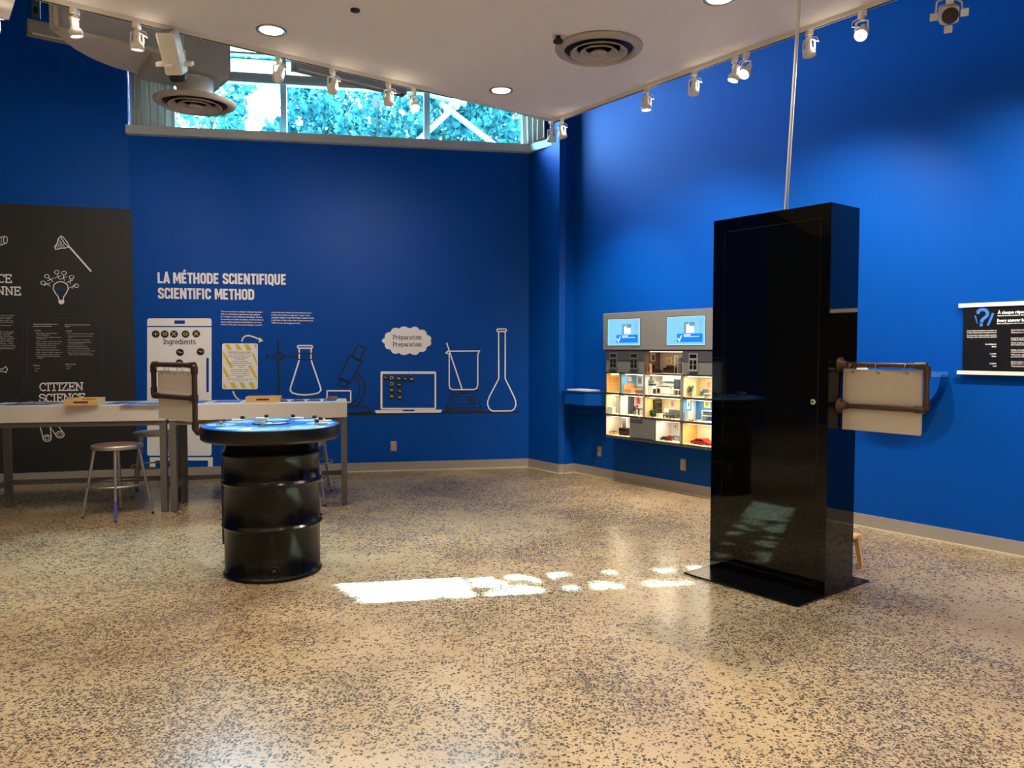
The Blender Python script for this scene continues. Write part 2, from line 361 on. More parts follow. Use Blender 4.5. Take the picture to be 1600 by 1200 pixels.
SANS = {
 'L': (.52, [[(.1, 1), (.1, .095), (.46, .095)]]), 'A': (.6, [[(.08, 0), (.29, .97), (.31, .97), (.52, 0)], [(.16, .25), (.44, .25)]]),
 'M': (.76, [[(.1, 0), (.1, 1)], [(.13, .97), (.36, .3), (.59, .97)], [(.62, 0), (.62, 1)]]),
 'E': (.54, [[(.1, 0), (.1, 1)], [(.1, .905), (.46, .905)], [(.1, .5), (.42, .5)], [(.1, .095), (.46, .095)]]),
 'F': (.52, [[(.1, 0), (.1, 1)], [(.1, .905), (.46, .905)], [(.1, .48), (.42, .48)]]), 'T': (.54, [[(.25, 0), (.25, 1)], [(.01, .905), (.49, .905)]]),
 'H': (.64, [[(.1, 0), (.1, 1)], [(.48, 0), (.48, 1)], [(.1, .5), (.48, .5)]]), 'I': (.28, [[(.1, 0), (.1, 1)]]),
 'O': (.62, [[(.1, .25), (.13, .15), (.2, .095), (.36, .095), (.43, .15), (.46, .25), (.46, .75), (.43, .85), (.36, .905), (.2, .905), (.13, .85), (.1, .75), (.1, .25), (.11, .2)]]),
 'D': (.62, [[(.1, .0), (.1, 1)], [(.1, .905), (.3, .905), (.42, .85), (.46, .72), (.46, .28), (.42, .15), (.3, .095), (.1, .095)]]),
 'S': (.58, [[(.44, .70), (.44, .79), (.41, .87), (.34, .905), (.2, .905), (.13, .87), (.1, .79), (.1, .68), (.14, .59), (.4, .42), (.45, .32), (.45, .21), (.42, .13), (.35, .095), (.19, .095), (.12, .13), (.09, .21), (.09, .31)]]),
 'C': (.58, [[(.45, .67), (.45, .77), (.42, .86), (.35, .905), (.2, .905), (.13, .85), (.1, .75), (.1, .25), (.13, .15), (.2, .095), (.35, .095), (.42, .14), (.45, .23), (.45, .33)]]),
 'N': (.66, [[(.1, 0), (.1, 1)], [(.12, .95), (.48, .05)], [(.5, 0), (.5, 1)]]), 'U': (.64, [[(.1, 1), (.1, .25), (.13, .15), (.2, .095), (.36, .095), (.43, .15), (.46, .25), (.46, 1)]]), ' ': (.3, [])}
SANS['Q'] = (.62, SANS['O'][1]+[[(.3, .22), (.5, -.1)]]); SANS['É'] = (.54, SANS['E'][1]+[[(.2, 1.09), (.38, 1.24)]])
def slab(mb, body, x, z, h, y, mi=0, w=None, stroke=.12, align='l', slope=0, SLAB=SLAB):
    W = sum(SLAB[c][0] for c in body); sx = (w/W) if w else h
    ox = x-(0 if align == 'l' else W*sx if align == 'r' else W*sx/2); cx = 0
    for ch in body:
        gw, ps = SLAB[ch]
        for k, p in enumerate(ps):
            mb.stroke([(ox+(cx+q[0])*sx, z+q[1]*h+slope*(cx+q[0])*sx) for q in p], stroke*h, y, .0006+.00002*k, mi, cap=False)
        cx += gw

# ================================================================ THE ROOM
FL = [PAA, Vector((*PB, 0)), Vector((*PC, 0)), Vector((*PD1, 0)), Vector((*PD2, 0)), Vector((*PE, 0)), PEE, Vector((5.6, -5.2, 0)), Vector((-5, -5.2, 0)), Vector((-9.2, -1.0, 0)), Vector((-9.2, 4.0, 0))]
mb = MB(); mb.prism([(p.x, p.y) for p in FL], -.12, 0); struct('floor', mb, floormat())
def wall(name, a, b, z0=0, z1=ZTOP, mat=BLUE, th=.2):
    w = Wall(a, b); m = MB(); m.box(0, w.len, 0, th, z0, z1); return struct(name, m, mat, loc=w.a, rz=w.rz)
wall('wall_left', PAA, PB)
SILLZ = 3.70
wall('wall_back', PB, PC, 0, SILLZ, th=.32)
wall('wall_return', PC, PD1); wall('wall_pilaster', PD1, PD2, th=.25); wall('wall_nook', PD2, PE)
wall('wall_right', PE, PEE)
REAR = pm('grey_rear_wall', (92, 92, 94), .8, var=.04)
for nm, a, b in (('wall_rear_right', FL[6], FL[7]), ('wall_rear', FL[7], FL[8]), ('wall_rear_left', FL[8], FL[9]), ('wall_side', FL[9], FL[10]), ('wall_far_left', FL[10], FL[0])):
    wall(nm, a, b, mat=BLUE if nm == 'wall_far_left' else REAR if nm == 'wall_side' else pm('pale_rear_wall', (224, 220, 214), .8))
# dropped ceiling
K = Vector((.39, 7.187, 0))
Q = Vector((-2.898, 4.604, 0)); P1 = Vector((-3.208, 4.998, 0)); dl = Vector((-.954, -.298, 0)).normalized()
CE = [K, K+DIR1*11.0, Vector((5.4, -5.0, 0)), Vector((-4.9, -5.0, 0)), Vector((-9, -.9, 0)), Vector((-9, 3.2, 0)), P1+dl*5.2, P1, Q]
mb = MB(); mb.prism([(p.x, p.y) for p in CE], ZC, ZC+.14); struct('ceiling', mb, CEILM)
mb = MB(); mb.prism([(p.x*1.02, p.y*1.02) for p in FL], ZTOP, ZTOP+.1); struct('ceiling_upper', mb, pm('dark_upper_ceiling', (60, 62, 70), .9))
# white edge trim of the dropped ceiling
for i, (a, b) in enumerate(((K, K+DIR1*8), (Q, K))):
    w = Wall(a, b); m = MB(); s = -1 if i == 0 else -1
    m.box(0, w.len, -.035, -.001, ZC-.012, ZC+.15); struct('trim_%d' % (i+1), m, TRACKW, loc=w.a, rz=w.rz)
# baseboards
def baseboard(name, a, b, u0=0, u1=None):
    w = Wall(a, b); u1 = u1 or w.len; m = MB(); m.box(u0, u1, -.012, .0, 0, .105, 0); m.box(u0, u1, -.02, -.012, 0, .012, 1)
    struct(name, m, [BASEB, BEAD], loc=w.a, rz=w.rz)
baseboard('baseboard_left', PAA, PB); baseboard('baseboard_back', PB, PC); baseboard('baseboard_return', PC, PD1, 0, WCD.len-.002)
baseboard('baseboard_pilaster', PD1, PD2); baseboard('baseboard_nook', PD2, PE); baseboard('baseboard_right', PE, PEE, .02, 9)
# seam of the wall panel beside the mural
# ---------------------------------------------------------------- window
ub = lambda x, y, off=-.12: WB.uz(x, y, off)
m1 = ub(443, 160)[0]; m2 = ub(667, 190)[0]; zt0 = ub(360, 124)[1]; zt1 = ub(360, 113)[1]; zs1 = ub(360, 92)[1]; zw1 = ub(360, 84)[1]
W0, W1 = 0.0, WB.len+.0
fm = MB(); fy0, fy1 = .09, .16
for u in (.03, m1, m2, W1-.03): fm.box(u-.034, u+.034, fy0, fy1, SILLZ, ZTOP-.02)
fm.box(W0, W1, fy0, fy1, SILLZ, SILLZ+.075); fm.box(W0, W1, fy0, fy1, zt0, zt1); fm.box(W0, W1, fy0-.02, fy1, zt0-.035, zt0)
fm.box(W0, W1, fy0, fy1, zs1, zs1+.012); fm.box(W0, W1, fy0, fy1, zw1, zw1+.02); fm.box(W0, W1, fy0, fy1, ZTOP-.06, ZTOP)
win = struct('window_1', fm, FRAMEM, loc=WB.a, rz=WB.rz)
for a, b in ((.03, m1), (m1, m2), (m2, W1-.03)):
    for z0, z1 in ((SILLZ+.07, zt0), (zs1+.01, zw1)):
        g = MB(); g.box(a+.03, b-.03, .123, .127, z0, z1); obj('window_pane', g, GLASSW, win)
    SPAND = SPAND if 'SPAND' in globals() else thinmat('pale_teal_panel', (226, 238, 244), .88); sp = MB(); sp.box(a+.03, b-.03, .115, .135, zt1, zs1); sp.box(a+.03, b-.03, .115, .135, zw1+.02, ZTOP-.06); obj('spandrel_panel', sp, SPAND, win)
sm_ = MB(); uc = WCD.uz(862, 231)[0]; pcd = WCD.w(uc, .004); pl = (pcd-WB.a); px_, py_ = pl.dot(WB.d), -pl.dot(WB.n)
e0 = WB.w(WB.len-.03, .09); 
sm_.prism([(0.0, -.085), (WB.len-.01, -.085), (px_, py_), (WB.len+.0, .0), (WB.len, .09), (0, .09)], 3.685, 3.775)
struct('trim_3', sm_, pm('sill_enamel', (200, 205, 200), .5), loc=WB.a, rz=WB.rz)

pl_ = bpy.data.lights.new('window_portal', 'AREA'); pl_.shape = 'RECTANGLE'; pl_.size = WB.len; pl_.size_y = ZTOP-SILLZ; pl_.cycles.is_portal = True
po_ = bpy.data.objects.new('window_portal', pl_); COL.objects.link(po_); po_.location = WB.w(WB.len/2, -.3, (ZTOP+SILLZ)/2); po_.rotation_euler = (pi/2, 0, WB.rz)
# ---------------------------------------------------------------- outside: sunlit trees
gm = MB(); gm.box(-40, 40, 9.6, 60, -.3, -.2); struct('ground', gm, pm('lawn', (96, 120, 60), .9, var=.3, scale=3))
def floorpt(x, y): p = atz(x, y, 0); return (p.x, p.y)
PATCH = [[floorpt(*q) for q in P] for P in (
 [(528, 913), (655, 904), (674, 937), (580, 945)], [(661, 905), (712, 902), (722, 911), (733, 937), (690, 933)],
 [(727, 903), (765, 900), (778, 911), (790, 906), (800, 911), (778, 920), (742, 919)], [(748, 924), (830, 914), (862, 920), (850, 928), (752, 934)],
 [(790, 899), (812, 896), (822, 903), (800, 906)], [(830, 903), (860, 897), (866, 907), (838, 912)], [(857, 897), (880, 893), (896, 899), (868, 902)],
 [(862, 917), (892, 913), (896, 921), (868, 926)], [(922, 908), (945, 907), (978, 918), (945, 923), (928, 917)], [(940, 892), (962, 890), (966, 897), (945, 898)],
 [(1004, 909), (1030, 908), (1036, 916), (1010, 916)], [(1044, 910), (1072, 908), (1076, 916), (1050, 917)], [(1022, 889), (1044, 887), (1048, 894), (1026, 895)], [(1072, 887), (1098, 885), (1100, 890), (1078, 891)])]
PATCH = [P if i == 0 else [((a-sum(q[0] for q in P)/len(P))*(.97 if i == 1 else .70 if i < 6 else .84)+sum(q[0] for q in P)/len(P), (b-sum(q[1] for q in P)/len(P))*(.97 if i == 1 else .70 if i < 6 else .84)+sum(q[1] for q in P)/len(P)) for a, b in P] for i, P in enumerate(PATCH)]
def inpoly(p, P):
    r = False; n = len(P)
    for i in range(n):
        a, b = P[i], P[(i+1) % n]
        if (a[1] > p[1]) != (b[1] > p[1]) and p[0] < (b[0]-a[0])*(p[1]-a[1])/(b[1]-a[1])+a[0]: r = not r
    return r
def segd(p, a, b):
    dx, dy = b[0]-a[0], b[1]-a[1]; t = max(0, min(1, ((p[0]-a[0])*dx+(p[1]-a[1])*dy)/(dx*dx+dy*dy+1e-12)))
    return math.hypot(p[0]-a[0]-t*dx, p[1]-a[1]-t*dy)
def insun(p, m):
    """does the shadow of a leaf of radius m at p reach one of the sunny spots on the floor"""
    t = p.z/-SUNDIR.z; q = (p.x+SUNDIR.x*t, p.y+SUNDIR.y*t)
    if not (-1.6 < q[0] < 1.6 and 3.6 < q[1] < 5.6): return False
    return any(inpoly(q, P) or min(segd(q, P[i], P[(i+1) % len(P)]) for i in range(len(P))) < m for P in PATCH)
def leaf(mb, p, s, mi=0, centred=False):
    a = Vector((rnd.gauss(0, 1), rnd.gauss(0, 1), rnd.gauss(0, 1)-.6)).normalized()
    b = a.cross(Vector((rnd.gauss(0, 1), rnd.gauss(0, 1), rnd.gauss(0, 1)))).normalized()
    if centred: p = p-a*(s*.5)
    n = a.cross(b)*.12*s; w = rnd.uniform(.28, .42)*s
    mb.add([p, p+a*s*.4+b*w, p+a*s, p+a*s*.4-b*w, p+a*s*.45+n], [(0, 1, 4), (1, 2, 4), (2, 3, 4), (3, 0, 4)], mi)
BARK = pm('bark', (92, 80, 70), .9, var=.3, scale=12, bump=.4)
GAP = [(418, 158, 34), (395, 195, 16), (432, 128, 14), (470, 190, 9), (505, 215, 6), (548, 200, 5), (525, 150, 6), (580, 160, 4), (300, 205, 7), (660, 215, 5)]
def vis(p):
    v = p-Vector((0, 0, CAMH)); z = v.y*_c-v.z*_s; u = v.y*_s+v.z*_c
    return 800+F*v.x/z, 600-F*u/z
def tree(name, label, x, y, crowns, n, size, la, lb, grp='trees outside the window', dense=0):
    t = thing(name, label, 'tree', (x, y, -.2), 0, grp)
    tm = MB(); h = crowns[0][2]
    tm.tube([(0, 0, 0), (.05, 0, h*.5), (-.05, .05, h*1.1)], [.17, .13, .05], 0, 10)
    for cx, cy, cz, r, rzz in crowns:
        tm.tube([(0, 0, h*.45), (cx*.5, cy*.5, (h*.45+cz)/2+.2), (cx, cy, cz+.3)], [.06, .045, .015], 0, 6)
        for k in range(5):
            q = Vector((rnd.uniform(-1, 1)*r, rnd.uniform(-1, 1)*r, rnd.uniform(-1, 1)*rzz))*.8
            tm.tube([(cx*.6, cy*.6, cz), (cx+q.x*.5, cy+q.y*.5, cz+q.z*.4), (cx+q.x, cy+q.y, cz+q.z)], [.025, .015, .006], 0, 5)
    obj('trunk', tm, BARK, t)
    lm = MB(); tot = sum(c[3]**2*c[4] for c in crowns)
    for cx, cy, cz, r, rzz in crowns:
        for k in range(int(n*r*r*rzz/tot)):
            d = Vector((rnd.gauss(0, 1), rnd.gauss(0, 1), rnd.gauss(0, 1))).normalized()*rnd.uniform(.25, 1)**.5
            p = Vector((cx+d.x*r, cy+d.y*r, cz+d.z*rzz)); wp = p+Vector((x, y, -.2)); s = size*rnd.uniform(.6, 1.25)
            if insun(wp, s*.9): continue
            X, Y = vis(wp)
            if any((X-a)**2+(Y-b)**2 < c*c for a, b, c in GAP): continue
            lm.add([], []); leaf(lm, p, s)
    for k in range(dense):  # extra leaves only in the sun's path, with gaps shaped like the floor patches
        t_ = rnd.uniform(10.0, 12.6)/.9; q = Vector((rnd.uniform(-3.4, 1.9), rnd.uniform(3.2, 5.25), 0)); p = q-SUNDIR*(t_*.9/-SUNDIR.z)-Vector((x, y, -.2)); s = rnd.uniform(.08, .15)
        if insun(p+Vector((x, y, -.2)), .002+s*.30): continue
        leaf(lm, p, s, 0, True)
    o = obj('foliage', lm, leafmat(name+'_leaf', la, lb), t, recalc=False)
    return t
tree('leafy_tree', 'tall broad green tree filling the middle window pane', -2.3, 13.2, [(0, 0, 6.2, 2.0, 1.6), (-1.3, .4, 5.2, 1.5, 1.3), (1.0, .5, 5.3, 1.5, 1.3)], 11000, .135, (10, 52, 56), (80, 132, 128))
tree('leafy_tree', 'bluish green tree behind the crossed white poles at right pane', .6, 12.6, [(0, 0, 5.6, 1.7, 1.5), (-.8, .8, 5.0, 1.3, 1.2)], 7500, .13, (10, 52, 56), (80, 132, 128))
tree('leafy_tree', 'tree behind the left pane with a bright gap of sky', -5.2, 13.4, [(0, 0, 5.6, 1.9, 1.6), (1.2, .6, 5.4, 1.3, 1.2)], 7500, .135, (10, 52, 56), (80, 132, 128))
# added tall tree; its unseen crown is cut to shape the floor's sun patches
CT = Vector((-1.4, 17.0, 9.5))
tree('sun_shaping_tree', 'added taller tree behind the others, unseen crown shaping the sun on the floor', -2.0, 17.2, [(-1.2, .3, 11.3, 2.6, 1.1), (-2.9, 0, 11.0, 1.5, .9)], 2600, .2, (10, 52, 56), (80, 132, 128), dense=20000)
# crossed poles of a frame outside the window
bp = thing('pole_frame', 'crossed pale poles of an outdoor frame beyond the right pane', 'frame', (-.6, 10.6, 0))
PW = pm('pale_pole_paint', (150, 172, 186), .5)
def pq(x, y): p = aty(x, y, 10.6); return p-Vector((-.6, 10.6, 0))
for a, b in (((700, 170), (775, 228)), ((718, 160), (640, 232)), ((718, 160), (650, 142)), ((700, 170), (735, 150))):
    A, B = pq(*a), pq(*b); D = (B-A)
    q = MB(); q.tube([A-D*.15, B+D*.5], .038, 0, 12); obj('pole', q, PW, bp)
q = MB(); q.lathe([(0, -.07), (.06, -.05), (.085, 0), (.06, .05), (0, .07)], 0, 14, pq(710, 164)); obj('joint', q, PW, bp)
for a in ((775, 228), (640, 232)):
    A = pq(*a); q = MB(); q.tube([(A.x, 0, 0), (A.x, 0, A.z+.0)], .04, 0, 12); obj('post', q, PW, bp)

# ---------------------------------------------------------------- curtains
def curtain(name, label, w, u0, u1, z0, z1, off, folds):
    m = MB(); n = folds*10; vs = []
    for j in range(9):
        v = j/8
        for i in range(n+1):
            t = i/n; d = .035*sin(2*pi*folds*t+.6*sin(3*t+v*2))*(1-.25*v)+.012*sin(5.3*t*folds+v*3)
            sq = 1+.06*sin(v*2.5)*(t-.5)
            vs.append((u0+(u1-u0)*(.5+(t-.5)*sq)+.01*sin(v*4+t*9), -off+d, z1+(z0-z1)*v))
    fs = [(j*(n+1)+i, j*(n+1)+i+1, (j+1)*(n+1)+i+1, (j+1)*(n+1)+i) for j in range(8) for i in range(n)]
    m.add(vs, fs, 0, True)
    o = obj(name, m, CURT, loc=w.a, rz=w.rz, recalc=False); md = o.modifiers.new('thick', 'SOLIDIFY'); md.thickness = .003
    return tag(o, label, 'curtain')
curtain('window_curtain', 'grey gathered curtain at left end of window, below the duct', WB, .02, .47, 3.775, 4.95, -.045, 6)
u_a, u_b = WB.uz(812, 200, -.03)[0], WB.len-.03
cm = Wall((WB.w(u_a, -.04).x, WB.w(u_a, -.04).y), (WCD.w(uc-.01, .05).x, WCD.w(uc-.01, .05).y))
curtain('window_curtain', 'grey gathered curtain at right end of window, by the corner', Wall(WCD.w(-.02, .045), WCD.w(uc+.02, .045)), -.06, WCD.uz(860, 200)[0], 3.775, 4.95, .0, 5)

# ---------------------------------------------------------------- track lights
def head(name, label, base, aim, lit, power=0, cone=60, col=(1, .86, .68), group='white spotlights on the ceiling track', blend=.7):
    """spotlight hanging from a track at base (track underside), aimed at a point"""
    t = thing(name, label, 'spotlight', base, 0, group)
    a = MB(); a.box(-.017, .017, -.03, .03, -.035, 0); a.lathe([(.014, -.055), (.014, -.035)], 0, 12)
    obj('track_adapter', a, TRACKW, t, bevel=.003)
    piv = Vector((0, 0, -.125)); d = (Vector(aim)-(Vector(base)+piv)).normalized()
    y = MB(); side = Vector((d.y, -d.x, 0)); side = side.normalized() if side.length > .05 else Vector((1, 0, 0))
    y.tube([Vector((0, 0, -.05)), side*.034+Vector((0, 0, -.062)), side*.036+piv], .006, 0, 8)
    y.tube([Vector((0, 0, -.05)), -side*.034+Vector((0, 0, -.062)), -side*.036+piv], .006, 0, 8)
    obj('yoke', y, TRACKW, t)
    h = MB(); c = piv
    h.lathe([(0, -.075), (.017, -.074), (.021, -.066), (.021, -.02), (.03, -.006), (.039, .004), (.041, .012), (.041, .040), (.036, .042), (.034, .032), (.030, .02)], 0, 20, c, d)
    hd = obj('lamp_head', h, TRACKW, t)
    ln = MB(); ln.lathe([(0, .030), (.034, .030), (.034, .033), (0, .034)], 0, 20, c, d)
    obj('lamp_lens', ln, lit, hd)
    gl = MB(); gl.lathe([(.0215, -.018), (.0305, -.0045)], 0, 20, c, d); 
    if power: obj('heat_vents', gl, RIMGLOW, hd)
    cb = MB(); cb.tube([(0, .02, -.03), (side*.05+Vector((0, .01, -.045))), (side*.06+Vector((0, 0, -.08))), c-d*.07+side*.01], .0035, 0, 6); obj('lamp_cable', cb, TRACKW, t)
    if power:
        l = bpy.data.lights.new('spot', 'SPOT'); l.energy = power; l.spot_size = R(cone); l.spot_blend = blend; l.color = col; l.shadow_soft_size = .03
        g_ = bpy.data.lights.new('lamp_spill', 'POINT'); g_.energy = .16; g_.color = (1, .82, .6); g_.shadow_soft_size = .02
        go = bpy.data.objects.new('lamp_spill', g_); COL.objects.link(go); go.parent = t; go.location = c-d*.03+side*.055
        o = bpy.data.objects.new('spot_beam', l); COL.objects.link(o); o.parent = t; o.location = c+d*.05; o.rotation_euler = d.to_track_quat('-Z', 'Y').to_euler()
    return t
def track(name, label, a, b):
    w = Wall(a, b); m = MB(); m.box(0, w.len, -.018, .018, ZC-.028, ZC); m.box(.005, w.len-.005, -.007, .007, ZC-.0295, ZC-.028, 1)
    return tag(obj(name, m, [TRACKW, DARK], loc=w.a, rz=w.rz), label, 'light track')
INS = Vector((0, -.08, 0))
KT = K+INS
track('lighting_track', 'white lighting track along the ceiling edge by the right wall', KT-DIR1*.07, KT+DIR1*7.5)
track('lighting_track', 'white lighting track along the ceiling edge facing the window', KT+DIR2*1.1, KT+DIR2*4.05)
zt = ZC-.029
def rb(t): p = KT+DIR1*t; return Vector((p.x, p.y, zt))
def lb(t): p = KT+DIR2*t; return Vector((p.x, p.y, zt))
def rw(u, z, off=0): return WR.w(u, off, z)
def bw(u, z, off=0): return WB.w(u, off, z)
head('track_spotlight', 'spotlight at the very corner of the ceiling tracks, pointing down', rb(-.043), rb(-.043)-Vector((.1, 0, 3)), TRACKW)
head('track_spotlight', 'tilted spotlight beside the corner one, glowing toward the right wall', rb(.10), rw(.85, .9), LENS, 100, 80, blend=.9)
head('track_spotlight', 'spotlight pointing straight down, third from the corner on right track', rb(1.12), rb(1.12)-Vector((0, 0, 3)), LENS, 55, 75)
head('track_spotlight', 'spotlight on right track tilted to the wall above the miniature house', rb(1.595), rw(1.5, 1.3), LENS, 135, 92, blend=1)
head('track_spotlight', 'unlit looking spotlight just before the dazzling pair lamp', rb(1.96), rb(1.96)-Vector((.35, 0, 1.2)), LENS, 60, 70)
head('track_spotlight', 'dazzling spotlight on right track next to an unlit one', rb(2.055), Vector((-1.0, 3.2, 0)), LENSB, 130, 75)
head('track_spotlight', 'spotlight behind the hanging white pole, tilted to the right wall', rb(2.537), rw(3.1, 1.5), LENS, 125, 98, blend=1)
head('track_spotlight', 'dazzling spotlight between hanging pole and boxy projector', rb(2.893), Vector((.2, 2.2, 0)), LENSB, 130, 75)
for t_, u_, p_ in ((3.75, 4.3, 104), (4.3, 5.4, 92), (5.2, 6.6, 80)):  # unseen heads added beyond the view to light the right wall and poster
    head('track_spotlight', 'unseen white spotlight added on the right track nearer than the boxy projector', rb(t_), rw(u_, 1.4), LENS, p_*1.1, 100, blend=1)
head('track_spotlight', 'spotlight nearest the duct end, lens shining down to the right', lb(3.843), Vector((-2.2, 5.4, 0)), LENS, 70, 70)
head('track_spotlight', 'spotlight before the slotted duct, pointing straight down', lb(3.497), lb(3.497)-Vector((.1, -.25, 2)), LENS, 60, 75)
head('track_spotlight', 'spotlight in front of left window mullion, aimed away at the mural', lb(2.575), bw(.7, 1.7), LENS, 36, 90, blend=1)
head('track_spotlight', 'spotlight before the strip light, second of three aimed at the mural', lb(2.167), bw(1.5, 1.7), LENS, 36, 90, blend=1)
head('track_spotlight', 'spotlight at right end of the strip light, aimed at the mural', lb(1.703), bw(2.7, 1.4), LENS, 36, 90, blend=1)
head('track_spotlight', 'glowing bare spotlight before the middle window pane, facing the room', lb(1.474), Vector((.2, 4.4, .3)), LENSB, 110, 75)
pz = atz(3, 12, ZC); head('track_spotlight', 'spotlight cut off by the top left frame edge, on ceiling corner', Vector((-3.17, 4.78, ZC)), bw(-.9, 1.7), LENS, 60, 80)
# boxy framing projectors
def projector(name, label, base, aim, scale=1.0):
    t = thing(name, label, 'projector', base)
    a = MB(); a.box(-.02, .02, -.035, .035, -.045, 0); a.tube([(0, 0, -.05), (0, 0, -.1)], .01, 0, 10); obj('track_adapter', a, TRACKW, t, bevel=.003)
    piv = Vector((0, 0, -.19)); d = (Vector(aim)-(Vector(base)+piv)).normalized(); q = d.to_track_quat('Y', 'Z')
    T = Matrix.Translation(piv) @ q.to_matrix().to_4x4() @ Matrix.Scale(scale, 4)
    b = MB(); b.T = T; b.box(-.046, .046, -.15, .06, -.046, .046); body = obj('projector_body', b, TRACKW, t, bevel=.014)
    n = MB(); n.T = T; n.lathe([(.034, .06), (.042, .062), (.042, .09), (.036, .095)], 0, 20, (0, 0, 0), (0, 1, 0)); obj('lens_ring', n, DARK, t)
    g = MB(); g.T = T; g.lathe([(0, .082), (.036, .088)], 0, 20, (0, 0, 0), (0, 1, 0)); obj('lens', g, pm('dark_lens', (30, 30, 36), .1), t)
    for sx, sz in ((1, 0), (-1, 0), (0, 1), (0, -1)):
        k = MB(); k.T = T; k.box(sx*.075-.02, sx*.075+.02, .0, .02, sz*.075-.02, sz*.075+.02); obj('shutter_tab', k, TRACKW, t, bevel=.003)
    y = MB(); y.tube([(0, 0, -.09), (.07, 0, -.12), (.075, 0, -.19)], .006, 0, 8); y.tube([(0, 0, -.09), (-.07, 0, -.12), (-.075, 0, -.19)], .006, 0, 8); obj('yoke', y, TRACKW, t)
    s = MB(); s.T = T
    for k in range(5): s.box(-.03, .03, -.151, -.15, -.04+k*.018, -.032+k*.018)
    obj('cooling_slots', s, DARK, t)
    return t
projector('framing_projector', 'boxy white projector at top right, dark lens facing the room', rb(3.40), Vector((1.0, 1.2, 1.6)), 1.0)
projector('framing_projector', 'slotted white projector hanging before the duct at top left', lb(3.275), bw(2.0, -2.2), 1.25)

# ---------------------------------------------------------------- recessed downlights, vents, detectors
def downlight(p, label, power=27, cone=125):
    t = thing('recessed_downlight', label, 'downlight', (p[0], p[1], ZC), 0, 'recessed downlights')
    a = MB(); a.lathe([(.098, 0), (.098, -.006), (.085, -.010), (.078, -.004), (.074, .0)], 0, 32); obj('trim_ring', a, STEEL, t)
    b = MB(); b.lathe([(0, -.001), (.074, -.001), (.074, -.003), (0, -.0032)], 0, 28); obj('lamp_lens', b, LENSD, t)
    l = bpy.data.lights.new('downlight', 'SPOT'); l.energy = power; l.spot_size = R(cone); l.spot_blend = .8; l.color = (1, .89, .74); l.shadow_soft_size = .07
    o = bpy.data.objects.new('downlight_beam', l); COL.objects.link(o); o.parent = t; o.location = (0, 0, -.02)
downlight((-1.584, 5.155), 'recessed downlight left on the ceiling, above the drum table')
downlight((-.088, 6.329), 'recessed downlight near the ceiling corner by the window')
downlight((1.244, 4.694), 'recessed downlight cut off by the top frame edge')
for x, y in ((-.25, 3.52), (-3.08, 3.98), (-1.75, 2.35), (1.08, 1.9), (2.58, 3.06), (-4.5, 2.8), (-.4, .7), (2.4, .25), (-6.6, 1.6), (-3.6, .7), (-2.2, -1.0), (.5, -1.2), (2.7, -1.7), (4.4, -.4), (4.1, 1.5), (-5.2, -.9), (-1, -3.2), (2, -3.6), (4.4, -3.2)):  # unseen lamps continuing the grid; strong rear ones added to brighten the ceiling by bounce
    downlight((x, y), 'unseen recessed downlight added in the ceiling nearer than the frame edge', 27 if y > 1.8 else 170)
def diffuser(loc, label, dropped=False):
    t = thing('air_diffuser', label, 'air vent', loc, 0, 'round air diffusers')
    m = MB(); m.lathe([(.236, -.003), (.24, -.02), (.262, -.036), (.30, -.014), (.305, -.003), (.30, -.001), (.25, -.002)], 0, 56); obj('outer_ring', m, VENTM, t)
    for ro, ri in ((.196, .150), (.130, .092)):
        m = MB(); m.lathe([(ri, -.005), (ro-.014, -.032), (ro, -.040), (ro+.004, -.036), (ro-.006, -.024), (ri+.006, -.005)], 0, 48); obj('cone_ring', m, VENTM, t)
    m = MB(); m.lathe([(.030, -.005), (.052, -.030), (.066, -.040), (.05, -.047), (0, -.049)], 0, 32); obj('centre_cone', m, VENTM, t)
    m = MB(); m.lathe([(0, -.0045), (.24, -.0045), (.24, -.0025), (0, -.0025)], 0, 40); obj('throat_shade_disc', m, DARK, t)  # dark disc stands in for the shade of an open throat
    if dropped: m = MB(); m.lathe([(.30, -.001), (.24, .010), (.142, .022), (.142, .0), (0, .0)], 0, 48); obj('back_pan', m, VENTM, t)
    return t
diffuser((.605, 5.456, ZC), 'round air diffuser flush in the white ceiling')
diffuser((-2.478, 6.10, 3.335), 'round air diffuser under the duct, in front of the window', True)
m = MB(); m.lathe([(.0, -.05), (.032, -.045), (.034, -.03), (.02, -.022), (.014, 0)], 0, 20); tag(obj('fire_sprinkler', m, DARK, loc=(.31, 5.25, ZC)), 'small dark sprinkler head beside the ceiling air diffuser', 'sprinkler')
m = MB(); m.lathe([(.0, -.012), (.028, -.011), (.03, 0)], 0, 20); tag(obj('smoke_sensor', m, DARK, loc=(-.97, 4.85, ZC)), 'tiny dark round sensor on the ceiling between the two left downlights', 'sensor')

